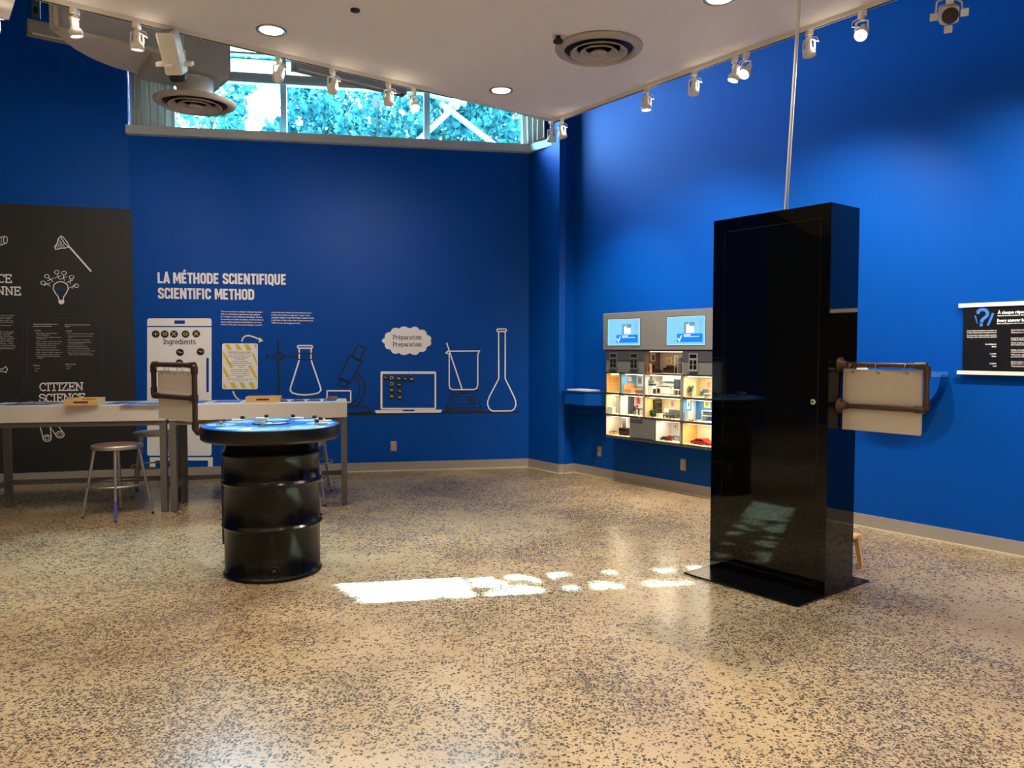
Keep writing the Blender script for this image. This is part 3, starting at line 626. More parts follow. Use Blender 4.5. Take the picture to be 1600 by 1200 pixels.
# ---------------------------------------------------------------- duct work beyond the ceiling edge
dt = thing('air_duct', 'grey rounded ventilation duct hanging beyond the ceiling edge', 'duct', (-2.6, 5.9, 3.4))
def L2(p): return (p[0]+2.6, p[1]-5.9)
arcp = [(-3.13, 5.30), (-3.135, 5.40), (-3.155, 5.53), (-3.16, 5.66), (-3.145, 5.80), (-3.11, 5.92), (-3.06, 6.03), (-2.97, 6.13), (-2.86, 6.22)]
near = [(-2.70, 5.64), (-3.11, 5.315)]
m = MB(); m.prism([L2(p) for p in arcp+[(-2.60, 6.10), (-2.45, 5.84)]+near[:1]], .17, .62); obj('duct_body', m, DUCT, dt)
w = Wall((-3.11, 5.31), (-2.5, 5.785)); m = MB(); a = w.a-Vector((-2.6, 5.9, 0)); 
m.T = Matrix.Translation(a) @ Matrix.Rotation(w.rz, 4, 'Z'); m.box(0, w.len, -.02, .0, .165, .19); m.box(0, .03, -.02, 0, .165, .6); obj('duct_flange', m, pm('cream_flange', (214, 204, 178), .5), dt)
bx = Vector((-2.186, 6.05, 0)); m = MB(); m.T = Matrix.Translation((bx.x+2.6, bx.y-5.9, 0)) @ Matrix.Rotation(math.atan2(DIR2.y, DIR2.x), 4, 'Z')
m.box(0, .56, -.46, 0, .10, .36); m.box(-.006, .0, -.466, .006, .095, .365); obj('duct_box', m, pm('dull_duct', (170, 164, 156), .6, metal=.1), dt, bevel=.004)
m = MB(); m.lathe([(.135, .0), (.135, .12), (.142, .12), (.142, .135)], 0, 32, (.122, .2, -.03)); obj('duct_collar', m, DUCT, dt)
def batten(name, label, a, b, z):
    w = Wall(a, b); t = thing(name, label, 'strip light', (w.a.x, w.a.y, z), w.rz)
    m = MB(); m.box(0, w.len, -.05, .05, .03, .075); m.box(0, w.len, -.055, -.05, -.015, .075); m.box(0, w.len, .05, .055, -.015, .075); obj('channel', m, pm('grey_batten', (158, 158, 156), .5, metal=.2), t)
    m = MB(); m.box(-.006, 0, -.055, .055, -.02, .08); m.box(w.len, w.len+.006, -.055, .055, -.02, .08); obj('end_cap', m, STEEL, t)
    m = MB(); m.cyl((.03, 0, .008), (w.len-.03, 0, .008), .016, 0, 14); obj('tube_lamp', m, pm('unlit_tube', (206, 204, 198), .3), t)
batten('strip_light', 'grey strip light hanging at left of the duct', (-3.479, 5.624), (-3.21, 5.83), 3.68)
batten('strip_light', 'grey strip light hanging before the middle window pane', (-1.763, 6.332), (-.971, 6.966), 3.68)
p = atz(57, 33, 3.76); m = MB(); m.box(-.03, .03, -.004, .004, 0, 1.45)
for k in range(16): m.box(-.014, .014, -.006, .006, .04+k*.085, .085+k*.085, 1)
tag(obj('perforated_strut', m, [pm('strut_steel', (86, 104, 124), .5, metal=.3), DARK], loc=(p.x, p.y, 3.775)), 'perforated metal strut above the left strip light', 'strut')

# ================================================================ BACK WALL MURAL
def U(x, y): return WB.uz(x, y, 0)
def UU(pts): return [U(*p) for p in pts]
PXB = .00735
def decal(name, mb, mats, label, cat='wall decal', group='vinyl decals on the blue wall', w=WB):
    o = obj(name, mb, mats, loc=w.a+w.n*.0012, rz=w.rz, recalc=False)
    return tag(o, label, cat, group)
def rrect(x0, y0, x1, y1, r, n=5):
    P = []
    for cx, cy, a in ((x1-r, y0+r, -90), (x1-r, y1-r, 0), (x0+r, y1-r, 90), (x0+r, y0+r, 180)):
        P += [(cx+r*cos(R(a+90*i/n)), cy+r*sin(R(a+90*i/n))) for i in range(n+1)]
    return P
def wtext(mb, body, p, q, hpx, mi=0, y=0, bold=0, mapf=U):
    a, b = mapf(*p), mapf(*q); text(mb, body, a[0], a[1], hpx, y, mi, w=b[0]-a[0], bold=bold, slope=(b[1]-a[1])/(b[0]-a[0]))
m = MB()
for s_, p_, q_ in (('LA MÉTHODE SCIENTIFIQUE', (246.4, 442.5), (448, 445)), ('SCIENTIFIC METHOD', (247, 466.6), (398.5, 468.6))):
    a, b = U(*p_), U(*q_); slab(m, s_, a[0], a[1], .118, 0, w=b[0]-a[0], stroke=.19, slope=(b[1]-a[1])/(b[0]-a[0]), SLAB=SANS)
decal('title_lettering', m, VWHITE, 'bold white title lettering LA MÉTHODE SCIENTIFIQUE over SCIENTIFIC METHOD', 'wall lettering')
fr = ['Comme vous l’aurez constaté, il n’est pas nécessaire', 'd’être un scientifique professionnel pour appliquer', 'la « recette » de la méthode scientifique. Un brin', 'de curiosité, une pincée de logique, une bonne dose de', 'rigueur, quelques gouttes de persévérance, et le tour', 'est joué ! Vous aussi vous pouvez changer le monde !']
m = MB()
for i, (s, e) in enumerate(zip(fr, (410, 407, 410, 411.5, 409, 410))): wtext(m, s, (345, 487.6+i*4.06), (e, 488.6+i*4.06), .0165, bold=.02 if i != 2 else .03)
decal('text_block', m, VWHITE, 'six-line white French paragraph below the mural title', 'wall lettering')
en = ['As you may have noticed, it is not necessary to be a', 'professional scientist to apply the “recipe” of the', 'scientific method. A bit of curiosity, a pinch of logic,', 'a solid dose of rigor, a few drops of perseverance and', 'voilà! You too, can change the world!']
m = MB()
for i, (s, e) in enumerate(zip(en, (487, 484, 491, 489, 469))): wtext(m, s, (424, 489+i*4.06), (e, 489.9+i*4.06), .0165, bold=.02 if i != 2 else .03)
decal('text_block', m, VWHITE, 'five-line white English paragraph right of the French one', 'wall lettering')
# fridge
m = MB()
def q4(x0, y0, x1, y1): return UU([(x0, y0), (x1, y0), (x1, y1), (x0, y1)])
m.plate(UU(rrect(230, 497.3, 330.6, 712, 3.5)), 0, .0006, 0); m.plate(UU(rrect(234, 714.5, 332.5, 729.5, .5)), 0, .0006, 0)
for r_ in ((230, 509.3, 331, 511.3), (243, 719.5, 325, 729.6)): m.plate(q4(*r_), -.0006, .0004, 1)
m.plate(UU(rrect(272.4, 500.6, 289, 506, .8)), -.0006, .0004, 1); m.plate(UU(rrect(322.4, 559, 326.4, 613, 1.9)), -.0006, .0004, 1)
a, b = U(255, 537.8), U(306, 538.2); slab(m, 'Ingredients', a[0], a[1], .056, -.0006, 2, w=b[0]-a[0], stroke=.14)
decal('fridge_decal', m, [VWHITE, VBLUE, VNAVY], 'white refrigerator drawing headed Ingredients on the blue wall')
# magnets
def magnet(x, y, r, label, grp, sym):
    u, z = U(x, y); m = MB(); m.lathe([(r, 0), (r, .004), (r*.92, .0055), (0, .0055)], 0, 24, (0, 0, 0), (0, -1, 0))
    y0 = -.0056; k = r*.5; S = {'+': [[(-k, 0), (k, 0)], [(0, -k), (0, k)]], 'x': [[(-k, -k), (k, k)], [(-k, k), (k, -k)]], 'b': [[(-k*1.1, .15*k), (-k*.6, k*.6), (k*.7, k*.6), (k*1.1, .1*k), (k*.6, -k*.6), (-k*.7, -k*.6), (-k*1.1, .15*k)]], '~': [[(-k, .2*k), (-.3*k, .4*k), (.3*k, -.2*k), (k, -.1*k)]], '=': [[(-k, .35*k), (k*.8, .45*k)], [(-k*.7, -.35*k), (k, -.25*k)]], 'o': [arc(0, 0, k, k, 0, 360, 12)]}[sym]
    for p in S: m.stroke(p, r*.2, y0, .0003, 1)
    return tag(obj('round_magnet', m, [DARK, pm('magnet_print', (206, 196, 150), .5)], loc=WB.w(u, .0022, z), rz=WB.rz, recalc=False), label, 'magnet', grp)
G1 = 'black magnets on the fridge drawing'
for (x, y), s, l in zip(((243.5, 522), (257.5, 522), (272, 522), (290, 522), (306.7, 521.5), (281.4, 550.5), (313.5, 549.5), (280.5, 567)), '+bxbx~~=',
    ('black magnet with a plus, leftmost in the top row on the fridge', 'black magnet second in the top row on the fridge drawing', 'black magnet with a cross, middle of the top fridge row', 'black magnet fourth in the top row on the fridge drawing', 'black magnet with a cross at right end of the top fridge row', 'black magnet just below the word Ingredients, left one', 'black magnet at right below the word Ingredients', 'black magnet partly behind the pipe frame, lowest on the fridge')):
    magnet(x, y, .0395, l, G1, s)
G2 = 'black magnets on the laptop drawing'
names = ['top row, first from left', 'top row, second from left', 'top row, third from left', 'top row, fourth from left', 'top row, at right end', 'second row, left column', 'second row, right column', 'third row, left column', 'third row, right column', 'bottom row, left column', 'bottom row, right column']
for i, (x, y) in enumerate(((602, 590), (612, 590), (622.8, 591.3), (633.3, 592), (643.2, 592.3), (611.7, 599.7), (623.7, 601.2), (611.7, 609.7), (624.3, 611.2), (611.7, 619.2), (624.3, 620.8))):
    magnet(x, y, .0345, 'black magnet on the laptop drawing, '+names[i], G2, '~o=~=o~=~==' [i])
# instruction card
def cc(x, y): return U(330+x/13.333, 530+y/13.333)
m = MB(); m.plate([cc(*p) for p in rrect(230, 88, 972, 1042, 40)], 0, .003, 0)
for P in ([(285, 108), (380, 108), (440, 222), (350, 222)], [(485, 108), (575, 108), (640, 228), (550, 228)], [(685, 108), (775, 108), (840, 230), (745, 230)], [(885, 108), (943, 108), (943, 215)],
          [(255, 245), (460, 590), (405, 600), (255, 345)], [(255, 560), (390, 790), (320, 800), (258, 680)], [(258, 900), (340, 1022), (262, 1022)], [(845, 290), (880, 285), (952, 420), (952, 560)], [(770, 575), (800, 530), (835, 545), (958, 780), (958, 880), (790, 590)],
          [(385, 900), (480, 900), (545, 1022), (445, 1022)], [(585, 900), (670, 900), (735, 1022), (645, 1022)], [(780, 900), (865, 900), (930, 1022), (840, 1022)], [(575, 570), (680, 570), (680, 592), (575, 592)]): m.plate([cc(*p) for p in P], -.003, .0003, 1)
for i, (s, y, a, b) in enumerate((('Composez votre propre « recette »', 265, 345, 845), ('de la méthode scientifique en', 303, 375, 815), ('plaçant les « ingrédients » dans', 345, 360, 835), ('les différents récipients', 382, 415, 775), ('ATTENTION :', 418, 500, 700), ('Évitez les ingrédients', 460, 440, 765), ('qui pourraient donner mauvais', 498, 370, 835), ('goût à votre culture !', 540, 455, 745),
    ('Create your own “recipe”', 632, 415, 785), ('for the scientific method by', 670, 400, 810), ('placing the “ingredients”', 710, 430, 785), ('in the various containers', 750, 415, 800), ('CAREFUL:', 787, 525, 690), ('Avoid ingredients that might make', 828, 345, 870), ('your “dish” taste bad', 866, 455, 755))):
    wtext(m, s, (a, y+9), (b, y+9), .0105, 2, -.0031, bold=.03 if i in (0, 8) else .01, mapf=cc)
decal('instruction_card', m, [VWHITE, VYEL, VBLACK], 'white instruction card with yellow hazard stripes on the blue wall', 'card')
m = MB(); m.stroke(UU([(378, 533), (379.5, 528), (384, 524.8), (390, 524.5), (398, 527), (406, 530.5)]), .016, 0, .0006); m.plate(UU([(405.5, 527), (411.5, 532.5), (404, 535.5)]), 0, .0006)
decal('curved_arrow', m, VPALE, 'pale yellow curved arrow above the striped card')
m = MB(); m.stroke(UU([(364.5, 612), (366, 616.5), (369, 621), (374, 625), (382, 628)]), .016, 0, .0006)
decal('curved_arrow', m, VPALE, 'pale curved line below the striped card, going behind the table')
# stand, flask, microscope
m = MB(); m.stroke(UU([(434.6, 530), (435.8, 646)]), .016, 0, .0006); m.stroke(UU(arc(435, 557, 6.6, 6.6, 0, 360, 20)), .014, 0, .0007)
m.stroke(UU([(420, 557), (428.5, 557)]), .014, 0, .0006); m.stroke(UU([(441.5, 557), (466, 557)]), .014, 0, .0006); m.plate(UU([(416, 552), (420.5, 557), (416, 562.5)]), 0, .0006)
m.stroke(UU([(465.5, 552), (488, 552), (488, 561.8), (465.5, 561.8)]), .013, 0, .001, closed=True)
decal('clamp_stand_decal', m, VBLACK, 'black line drawing of a clamp stand holding the white conical flask')
m = MB(); m.stroke(UU(rrect(465, 540, 488, 544, 1.9)), .016, 0, .0006, closed=True)
m.stroke(UU([(467.5, 545), (467.5, 563), (454.2, 605), (453.5, 610), (457, 614), (466, 616.3), (477, 617), (489, 616), (498, 613.6), (501.5, 609.5), (500.5, 604.5), (486.3, 563), (486.3, 545)]), .017, 0, .0006)
decal('conical_flask_decal', m, VWHITE, 'white line drawing of a conical flask held by the stand')
m = MB()
for P in ([(559.5, 538.5), (570.5, 543.5), (562, 562.5), (550.5, 557)], [(546.5, 556), (565, 564.5), (547.5, 598.5), (529.5, 590.5)], [(534, 592.5), (544.5, 597.5), (540, 605.5), (528.5, 600.5)]): m.stroke(UU(P), .017, 0, .0006, closed=True)
m.stroke(UU([(556.5, 581), (563, 586), (568.5, 595), (570.5, 605), (568.5, 617), (563.5, 627), (557, 634.5)]), .018, 0, .0006)
m.stroke(UU([(553.8, 588.5), (559.5, 595), (562.3, 604), (562, 613), (558.5, 622), (552, 629.5), (540, 633.5)]), .016, 0, .0006)
m.stroke(UU([(530, 636), (572, 635), (576, 637), (577.8, 641), (578, 646)]), .016, 0, .0006); m.stroke(UU([(530, 646.8), (578.5, 645.5)]), .028, 0, .0006)
decal('microscope_decal', m, VBLACK, 'black line drawing of a microscope right of the table end')
m = MB(); m.stroke(UU(rrect(511, 610.5, 548, 628.5, 1.2)), .015, 0, .001, closed=True); decal('stage_decal', m, VWHITE, 'white outlined rectangle below the microscope drawing')
m = MB(); m.stroke(UU([(432, 649.8), (811, 643.3)]), .019, 0, .0005); decal('shelf_line_decal', m, VBLACK, 'long thin black line the mural drawings stand on')
# laptop
m = MB()
o_ = rrect(594.5, 580.2, 681.5, 640, 2.5)
m.plate(UU(o_), 0, .0006, 0); m.plate(q4(597.6, 584.2, 679, 637.2), -.0006, .0004, 1)
m.plate(UU([(586, 641), (690, 640), (690.5, 641.5), (688.5, 644.6), (588, 645.6), (585.8, 643)]), 0, .0008, 0); m.plate(UU([(629, 640.6), (648, 640.4), (647, 642.6), (630, 642.7)]), -.0008, .0003, 1)
m.plate(UU(arc(638.2, 582, .7, .7, 0, 360, 8)[:-1]), -.0006, .0003, 2)
decal('laptop_decal', m, [VWHITE, VBLUE, VBLACK], 'white line drawing of an open laptop covered with black magnets')
# cloud
m = MB(); P = []
for i in range(13*8):
    th = 2*pi*i/(13*8); s = abs(sin(th*13/2)); P.append((636+(36.5+3.0*s)*cos(th)*(1-.06*abs(sin(2*th))), 532.5+(19+3.0*s)*sin(th)*(1+.10*abs(sin(2*th)))))
m.plate(UU(P), 0, .003, 0)
for s, y in (('Préparation', 530.2), ('Preparation', 541.2)):
    a, b = U(613.8, y), U(659, y-.1); slab(m, s, a[0], a[1], .049, -.003, 1, w=b[0]-a[0], stroke=.145)
decal('speech_cloud', m, [VWHITE, pm('slate_print', (40, 52, 88), .5)], 'white scalloped cloud reading Préparation Preparation', 'wall sign')
# beaker, scale, volumetric flask
m = MB(); m.stroke(UU([(746.5, 555), (746.5, 601), (745, 606.5), (741, 608.6), (707, 608.9), (703, 606.5), (701.9, 602), (701.9, 553), (699, 552), (696.8, 551.2), (699.5, 548.7), (749, 548.4), (746.5, 554)]), .015, 0, .0006)
m.stroke(UU([(698, 536), (721.6, 607)]), .015, 0, .0009)
decal('beaker_decal', m, VWHITE, 'white line drawing of a beaker with stirring rod on a scale')
m = MB(); m.stroke(UU([(701.5, 611.2), (747, 610.6)]), .018, 0, .0006); m.plate(q4(721, 612, 728, 614.5), 0, .0006)
m.stroke(UU([(706, 615), (741.5, 614.5), (752, 637), (696, 638)]), .012, 0, .0006, closed=True); m.stroke(UU(rrect(706.8, 619.5, 730, 631.5, 1)), .009, 0, .0006, closed=True)
for i in range(3):
    for j in range(2): m.plate(q4(733.4+j*5, 619.3+i*4.9, 737+j*5, 622.9+i*4.9), 0, .0006)
m.stroke(UU(rrect(695.8, 637.3, 753, 641.3, 1)), .011, 0, .0007, closed=True); m.plate(q4(697.5, 641.5, 703, 644.5), 0, .0006); m.plate(q4(743, 641, 749, 643.8), 0, .0006)
decal('scale_decal', m, VBLACK, 'black line drawing of a laboratory scale below the beaker')
m = MB(); m.stroke(UU(rrect(776.5, 514, 791.2, 518, 1.8)), .015, 0, .0006, closed=True)
m.stroke(UU([(779, 518), (779.3, 591.5), (765, 619), (762, 627), (762, 633), (765, 639.5), (770, 642.3), (799, 642), (803.5, 639), (806, 633), (805.5, 626), (802, 617.5), (789.3, 591.5), (789.4, 518)]), .015, 0, .0006)
decal('volumetric_flask_decal', m, VWHITE, 'white line drawing of a long-necked flask, rightmost on the mural')

# ================================================================ BLACK PANEL, LEFT WALL
def UL(x, y): return WL.uz(x, y, .012)
def ULL(P): return [UL(*p) for p in P]
pn = thing('wall_panel', 'large black citizen science panel covering the left wall', 'panel', WL.w(0, .0, 0), WL.rz)
uR = WL.uz(209.5, 500, .012)[0]; m = MB(); m.box(uR-2.9, uR, -.012, -.0005, .112, 2.90); obj('panel_board', m, PANEL, pn)
yb = -.0122
m = MB()
hz = .086
e = UL(19, 442); slab(m, 'SCIENCE', e[0], e[1], hz, yb, 0, stroke=.15, align='r'); e = UL(33, 461.3); slab(m, 'CITOYENNE', e[0], e[1], hz, yb, 0, stroke=.15, align='r')
for s, xa, xb, ya, yb2 in (('CITIZEN', 62, 131, 611, 611.3), ('SCIENCE', 61, 133.5, 628.4, 628.4)):
    a, b = UL(xa, ya), UL(xb, yb2); slab(m, s, a[0], a[1], hz, yb, 0, w=(b[0]-a[0])*1.0, stroke=.15)
obj('heading_lettering', m, VWHITE, pn, recalc=False)
def p5(x, y): return UL(x/4.6154, 300+y/4.6154)
def p5s(P): return [p5(*q) for q in P]
m = MB(); w1 = .0085
m.stroke(p5s([(500, 395), (655, 570)]), .016, yb); m.stroke(p5s(arc(470, 358, 14, 52, 0, 360, 20)), w1, yb) if 0 else m.stroke(p5s([(440, 318), (455, 325), (485, 362), (502, 395), (490, 392), (462, 365), (443, 335)]), w1, yb, closed=True)
m.stroke(p5s([(440, 318), (420, 338), (412, 370), (395, 395), (400, 413), (415, 412), (440, 405), (470, 405), (502, 395)]), w1, yb)
for k in range(6): m.stroke(p5s([(425+k*7, 335+k*9), (415+k*10, 372+k*6), (402+k*12, 400+k*1.5)]), .004, yb)
obj('net_drawing', m, VGREY if 0 else VWHITE, pn, recalc=False)
m = MB(); m.stroke(p5s([(425, 778), (420, 755), (400, 730), (384, 700), (388, 670), (410, 652), (437, 646), (464, 652), (488, 672), (492, 700), (478, 730), (460, 755), (456, 778)]), .009, yb)
m.plate(p5s([(422, 778), (462, 778), (464, 798), (450, 810), (436, 810), (422, 798)]), yb, .0006); m.stroke(p5s([(415, 700), (425, 695), (440, 705), (460, 698)]), .02, yb, mi=1); m.stroke(p5s([(440, 740), (440, 770)]), .004, yb, mi=1)
for cx, cy, dx, dy in ((311, 655, 30, 8), (338, 608, 26, 22), (410, 578, 8, 32), (462, 584, -4, 34), (516, 615, -12, 28), (550, 676, -26, 4)):
    m.stroke(p5s(arc(cx, cy, 17, 13, 0, 360, 12)), .006, yb); m.stroke(p5s([(cx+dx*.5, cy+dy*.5), (cx+dx, cy+dy), (cx+dx*1.4+9, cy+dy*1.2+14)]), .006, yb); m.stroke(p5s([(cx+dx-22, cy+dy+12), (cx+dx, cy+dy), (cx+dx+22, cy+dy-8)]), .006, yb)
obj('bulb_drawing', m, [VWHITE, VBLUE], pn, recalc=False)
m = MB(); m.stroke(p5s(arc(40, 345, 14, 26, 0, 360, 16)), .008, yb); m.stroke(p5s([(30, 320), (-90, 352), (-90, 415), (40, 372)]), .008, yb)
for k in range(7): m.stroke(p5s([(24-k*14, 330+k*4), (28-k*14, 372+k*4)]), .004, yb)
obj('spyglass_drawing', m, VWHITE, pn, recalc=False)
m = MB()
def p6(x, y): return UL(x/4.2857, 540+y/4.2857)
for P in ([(-60, 150), (18, 158), (38, 140), (50, 158), (40, 180), (18, 172), (-60, 170)],): m.stroke([p6(*q) for q in P], .008, yb, closed=True)
for cx, cy in ((316, 620), (402, 596)): m.stroke([p6(*q) for q in arc(cx, cy, 28, 22, 0, 360, 16)], .008, yb); m.stroke([p6(*q) for q in arc(cx, cy, 15, 12, 0, 360, 12)], .006, yb)
for P in ([(288, 615), (268, 540), (300, 520), (335, 545), (344, 608)], [(375, 600), (335, 545), (365, 520), (395, 545), (428, 588)]): m.stroke([p6(*q) for q in P], .008, yb)
obj('binoculars_drawing', m, VWHITE, pn, recalc=False)
m = MB()
for P in (rrect(200, 880, 745, 1420, 90), rrect(165, 905, 725, 1440, 110), rrect(-500, 815, 190, 1490, 90), rrect(-500, 840, 165, 1510, 110)): m.stroke(p5s(P), .005, yb, mi=0, closed=True)
obj('outline_drawing', m, pm('faint_navy_print', (44, 50, 66), .6), pn, recalc=False)
colA = [(952, 'Voici des exemples d’initiatives de science', 240, 415, 1), (966, 'participative et communautaire', 240, 373, 1), (998, 'Au Canada :', 248, 298, 1), (1017, '• Pages botaniques : observer les insectes', 256, 412, 0), (1030, 'et les pollinisateurs', 264, 358, 0), (1046, '• Plages sans déchets : signaler la présence', 256, 438, 0), (1058, 'de déchets marins', 264, 332, 0), (1076, '• Oiseaux : signaler les nids vus près du logis', 256, 446, 0), (1092, '• Relevé d’escargots : découvrir la diversité', 256, 432, 0), (1104, 'des espèces patrimoniales du pays', 266, 407, 0), (1120, '• Sons : signaler la présence de bruits', 256, 408, 0), (1137, '• Nuages : décrire les nuages du ciel du soir', 256, 434, 0), (1154, '• Neige : mesurer et signaler la neige au sol', 256, 450, 0), (1170, '• Suivi des amphibiens et reptiles : identifier', 256, 430, 0), (1183, 'des grenouilles, tortues et serpents du', 266, 435, 0), (1195, 'voisinage', 266, 310, 0), (1250, 'À l’étranger :', 240, 292, 1), (1270, '• Comètes', 250, 290, 0), (1288, '• Étoiles', 250, 272, 0)]
colB = [(956, 'Here are examples of community science', 468, 650, 1), (968, 'initiatives', 468, 505, 1), (1001, 'In Canada:', 476, 520, 1), (1020, '• Paper botanicals: observing insects and pollen', 484, 678, 0), (1037, '• Clean beaches: reporting the presence', 484, 672, 0), (1048, 'of litter', 494, 520, 0), (1065, '• Birds: reporting nests near dwellings', 484, 648, 0), (1082, '• Snail survey: discovering the diversity', 484, 662, 0), (1094, 'of rare species of the country', 494, 602, 0), (1110, '• Sounds: reporting the presence of noise', 484, 630, 0), (1126, '• Clouds: describing evening skies', 484, 648, 0), (1143, '• Snow: measuring and reporting ground snow cover', 484, 684, 0), (1159, '• Frogs and reptiles: identifying frogs and', 484, 655, 0), (1172, 'turtles, snakes and salamanders near home', 494, 676, 0), (1240, 'Abroad:', 468, 545, 1), (1256, '• Comets', 476, 515, 0), (1272, '• Stars', 476, 500, 0)]
m = MB()
for y, s, a, b, bd in colA+colB: wtext(m, s, (a, y+5), (b, y+5.5), .0125 if not bd else .0135, 0, yb, bold=.035 if bd else .012, mapf=p5)
ls = [(888, 'partout au pays, des gens de tous les âges', 105), (901, 'récoltent des données et les partagent', 92), (912, 'avec les chercheurs du monde entier', 85), (926, 'qui étudient la nature, le climat et la vie', 95), (938, 'dans nos villes, nos champs et nos forêts', 97), (960, 'Joignez-vous à une communauté !', 92), (1006, 'All over the country people of all ages', 105), (1017, 'collect data and share their results', 90), (1029, 'with researchers around the world', 72), (1042, 'who study nature, climate and life', 96), (1054, 'in our cities, fields and forests. These', 106), (1066, 'volunteers observe, count and measure', 94), (1078, 'what they see around them. They', 100), (1091, 'also help with observations, sky,', 98), (1104, 'water and soil, and in exchange', 108), (1118, 'take part in the adventure of', 112), (1128, 'science and discovery.', 106)]
for y, s, b in ls:
    e = p5(b, y+5); text(m, s, e[0], e[1], .0125, yb, 0, w=.42, bold=.012, align='r')
obj('small_print', m, pm('soft_white_print', (196, 190, 188), .6), pn, recalc=False)

# ================================================================ RIGHT WALL: POSTER, SHELVES, OUTLETS
po = thing('hanging_poster', 'black question and answer poster with white rails on the right wall', 'poster', WR.w(0, .0, 0), WR.rz)
def UR(x, y): return WR.uz(x, y, .03)
u0, u1 = UR(1506, 500)[0], 6.05
m = MB(); m.box(u0, u1, -.032, -.028, 1.245, 1.70); obj('poster_sheet', m, pm('poster_black', (16, 17, 22), .35), po)
for z0, z1 in ((1.694, 1.722), (1.225, 1.251)):
    m = MB(); m.box(UR(1498, 500)[0], u1+.03, -.04, -.022, z0, z1); m.cyl((UR(1498, 500)[0]+.03, -.022, (z0+z1)/2), (UR(1498, 500)[0]+.03, 0, (z0+z1)/2), .006, 0, 10); m.cyl((u1-.03, -.022, (z0+z1)/2), (u1-.03, 0, (z0+z1)/2), .006, 0, 10); obj('poster_rail', m, WHITE, po)
def pp(x, y): return UR(1500+x/9.6, 465+y/9.6)
def pps(P): return [pp(*q) for q in P]
m = MB(); yp = -.0322; BW = .0145
m.stroke(pps([(272, 245), (278, 205), (305, 185), (345, 178), (390, 190), (415, 222), (415, 258), (390, 290), (350, 318), (330, 345), (326, 372)]), .021, yp, mi=1, cap=False); m.plate(pps(arc(320, 408, 26, 26, 0, 360, 16)[:-1]), yp, .0006, 1)
m.stroke(pps([(495, 245), (440, 375)]), .015, yp, mi=1); m.plate(pps(arc(424, 403, 19, 19, 0, 360, 12)[:-1]), yp, .0006, 1)
m.stroke(pps([(232, 275), (252, 350)]), .008, yp, mi=1); m.plate(pps(arc(259, 374, 11, 11, 0, 360, 10)[:-1]), yp, .0006, 1)
obj('question_mark_print', m, [VWHITE, pm('poster_blue', (58, 126, 224), .5)], po, recalc=False)
m = MB()
def pt(s, x, y, h, bold=.015, align='l', xs=.9, w=None):
    a = pp(x, y); text(m, s, a[0], a[1], h, yp, 0, bold=bold, align=align, xs=xs, w=w)
pt('À chaque réponse, sa question', 565, 246, .021, .035); pt('Associez la bonne question à chaque réponse', 562, 281, .0095, .02); pt('Every answer has a question', 560, 366, .021, .035); pt('Match each question with its corresponding answer', 556, 399, .0095, .02)
obj('heading_lettering', m, VWHITE, po, recalc=False); m = MB()
for s, y in (('Il est d’origine industrielle et a un impact sur', 500), ('la teneur en pluies acides et le système nerveux', 530), ('It is industrial in origin and affects the liver,', 570), ('kidneys, skin and nervous system', 598)): pt(s, 553, y, .010, .012, 'r', .78, w=.188)
obj('intro_print', m, VWHITE, po, recalc=False); m = MB()
for s, y in (('Les moisissures', 707), ('Mould', 746), ('Le radon', 852), ('Radon', 891), ('Le plomb', 998), ('Lead', 1036)): pt(s, 545, y, .0105, .02, 'r', .75)
obj('answer_print', m, VWHITE, po, recalc=False); m = MB()
for s, y in (('Quel polluant est naturellement présent ?', 497), ('What pollutant is naturally present?', 533), ('Lequel de ces polluants provient', 618), ('du tabac et des poêles à bois ?', 645), ('Which of these pollutants comes', 690), ('from tobacco and wood stoves?', 718), ('Quelle est l’origine de ces spores', 797), ('et quels sont leurs effets ?', 826), ('What is the origin of these spores', 866), ('and what are their effects?', 895), ('Quels produits contiennent du plomb', 972), ('dans la maison ?', 1000), ('What household products contain lead?', 1038)): pt(s, 768, y, .0105, .012, 'l', .8)
obj('question_print', m, VWHITE, po, recalc=False)
def outlet(w, u, z, label):
    t = thing('wall_outlet', label, 'outlet', w.w(u, .0005, z), w.rz, 'wall outlets')
    m = MB(); m.box(-.036, .036, -.006, 0, -.058, .058); obj('cover_plate', m, STEEL, t, bevel=.002)
    for s in (-.024, .024):
        m = MB(); m.plate([(x, z+s) for x, z in rrect(-.017, -.015, .017, .015, .008)], -.006, .002, 0)
        m.box(-.008, -.005, -.0086, -.0079, s-.002, s+.008, 1); m.box(.005, .008, -.0086, -.0079, s-.002, s+.008, 1); obj('socket', m, [pm('ivory_socket', (206, 192, 160), .4), DARK], t)
outlet(WR, .426, .287, 'wall outlet left below the miniature house, beside the corner'); outlet(WR, 1.595, .279, 'wall outlet directly under the miniature house'); outlet(WB, 2.78, .288, 'wall outlet low on the mural wall')
# blue curved shelves
t = thing('wall_shelf', 'blue half-round wall pocket behind the hanging flip sheets', 'shelf', WR.w(3.34, .0, 0), WR.rz)
W_ = .67; PK = [(W_/2-W_/2*cos(pi*i/28), 1.205-.285*sin(pi*i/28)) for i in range(29)]; yk_ = -.125
m = MB(); m.plate(PK, yk_+.012, .012); obj('front_panel', m, BLUE, t)
m = MB(); n = len(PK); m.add([(p[0], y, p[1]) for y in (yk_+.001, 0) for p in PK], [(i, i+1, n+i+1, n+i) for i in range(n-1)], 0, True); obj('curved_side', m, BLUE, t)
m = MB(); m.box(-.002, W_+.002, yk_-.002, yk_+.012, 1.203, 1.222); m.box(W_-.012, W_+.002, yk_, 0, 1.203, 1.222); m.box(-.002, .012, yk_, 0, 1.203, 1.222); m.box(0, W_, -.01, 0, 1.2, 1.24); obj('pocket_lip', m, pm('blue_lip', (50, 104, 190), .3), t)
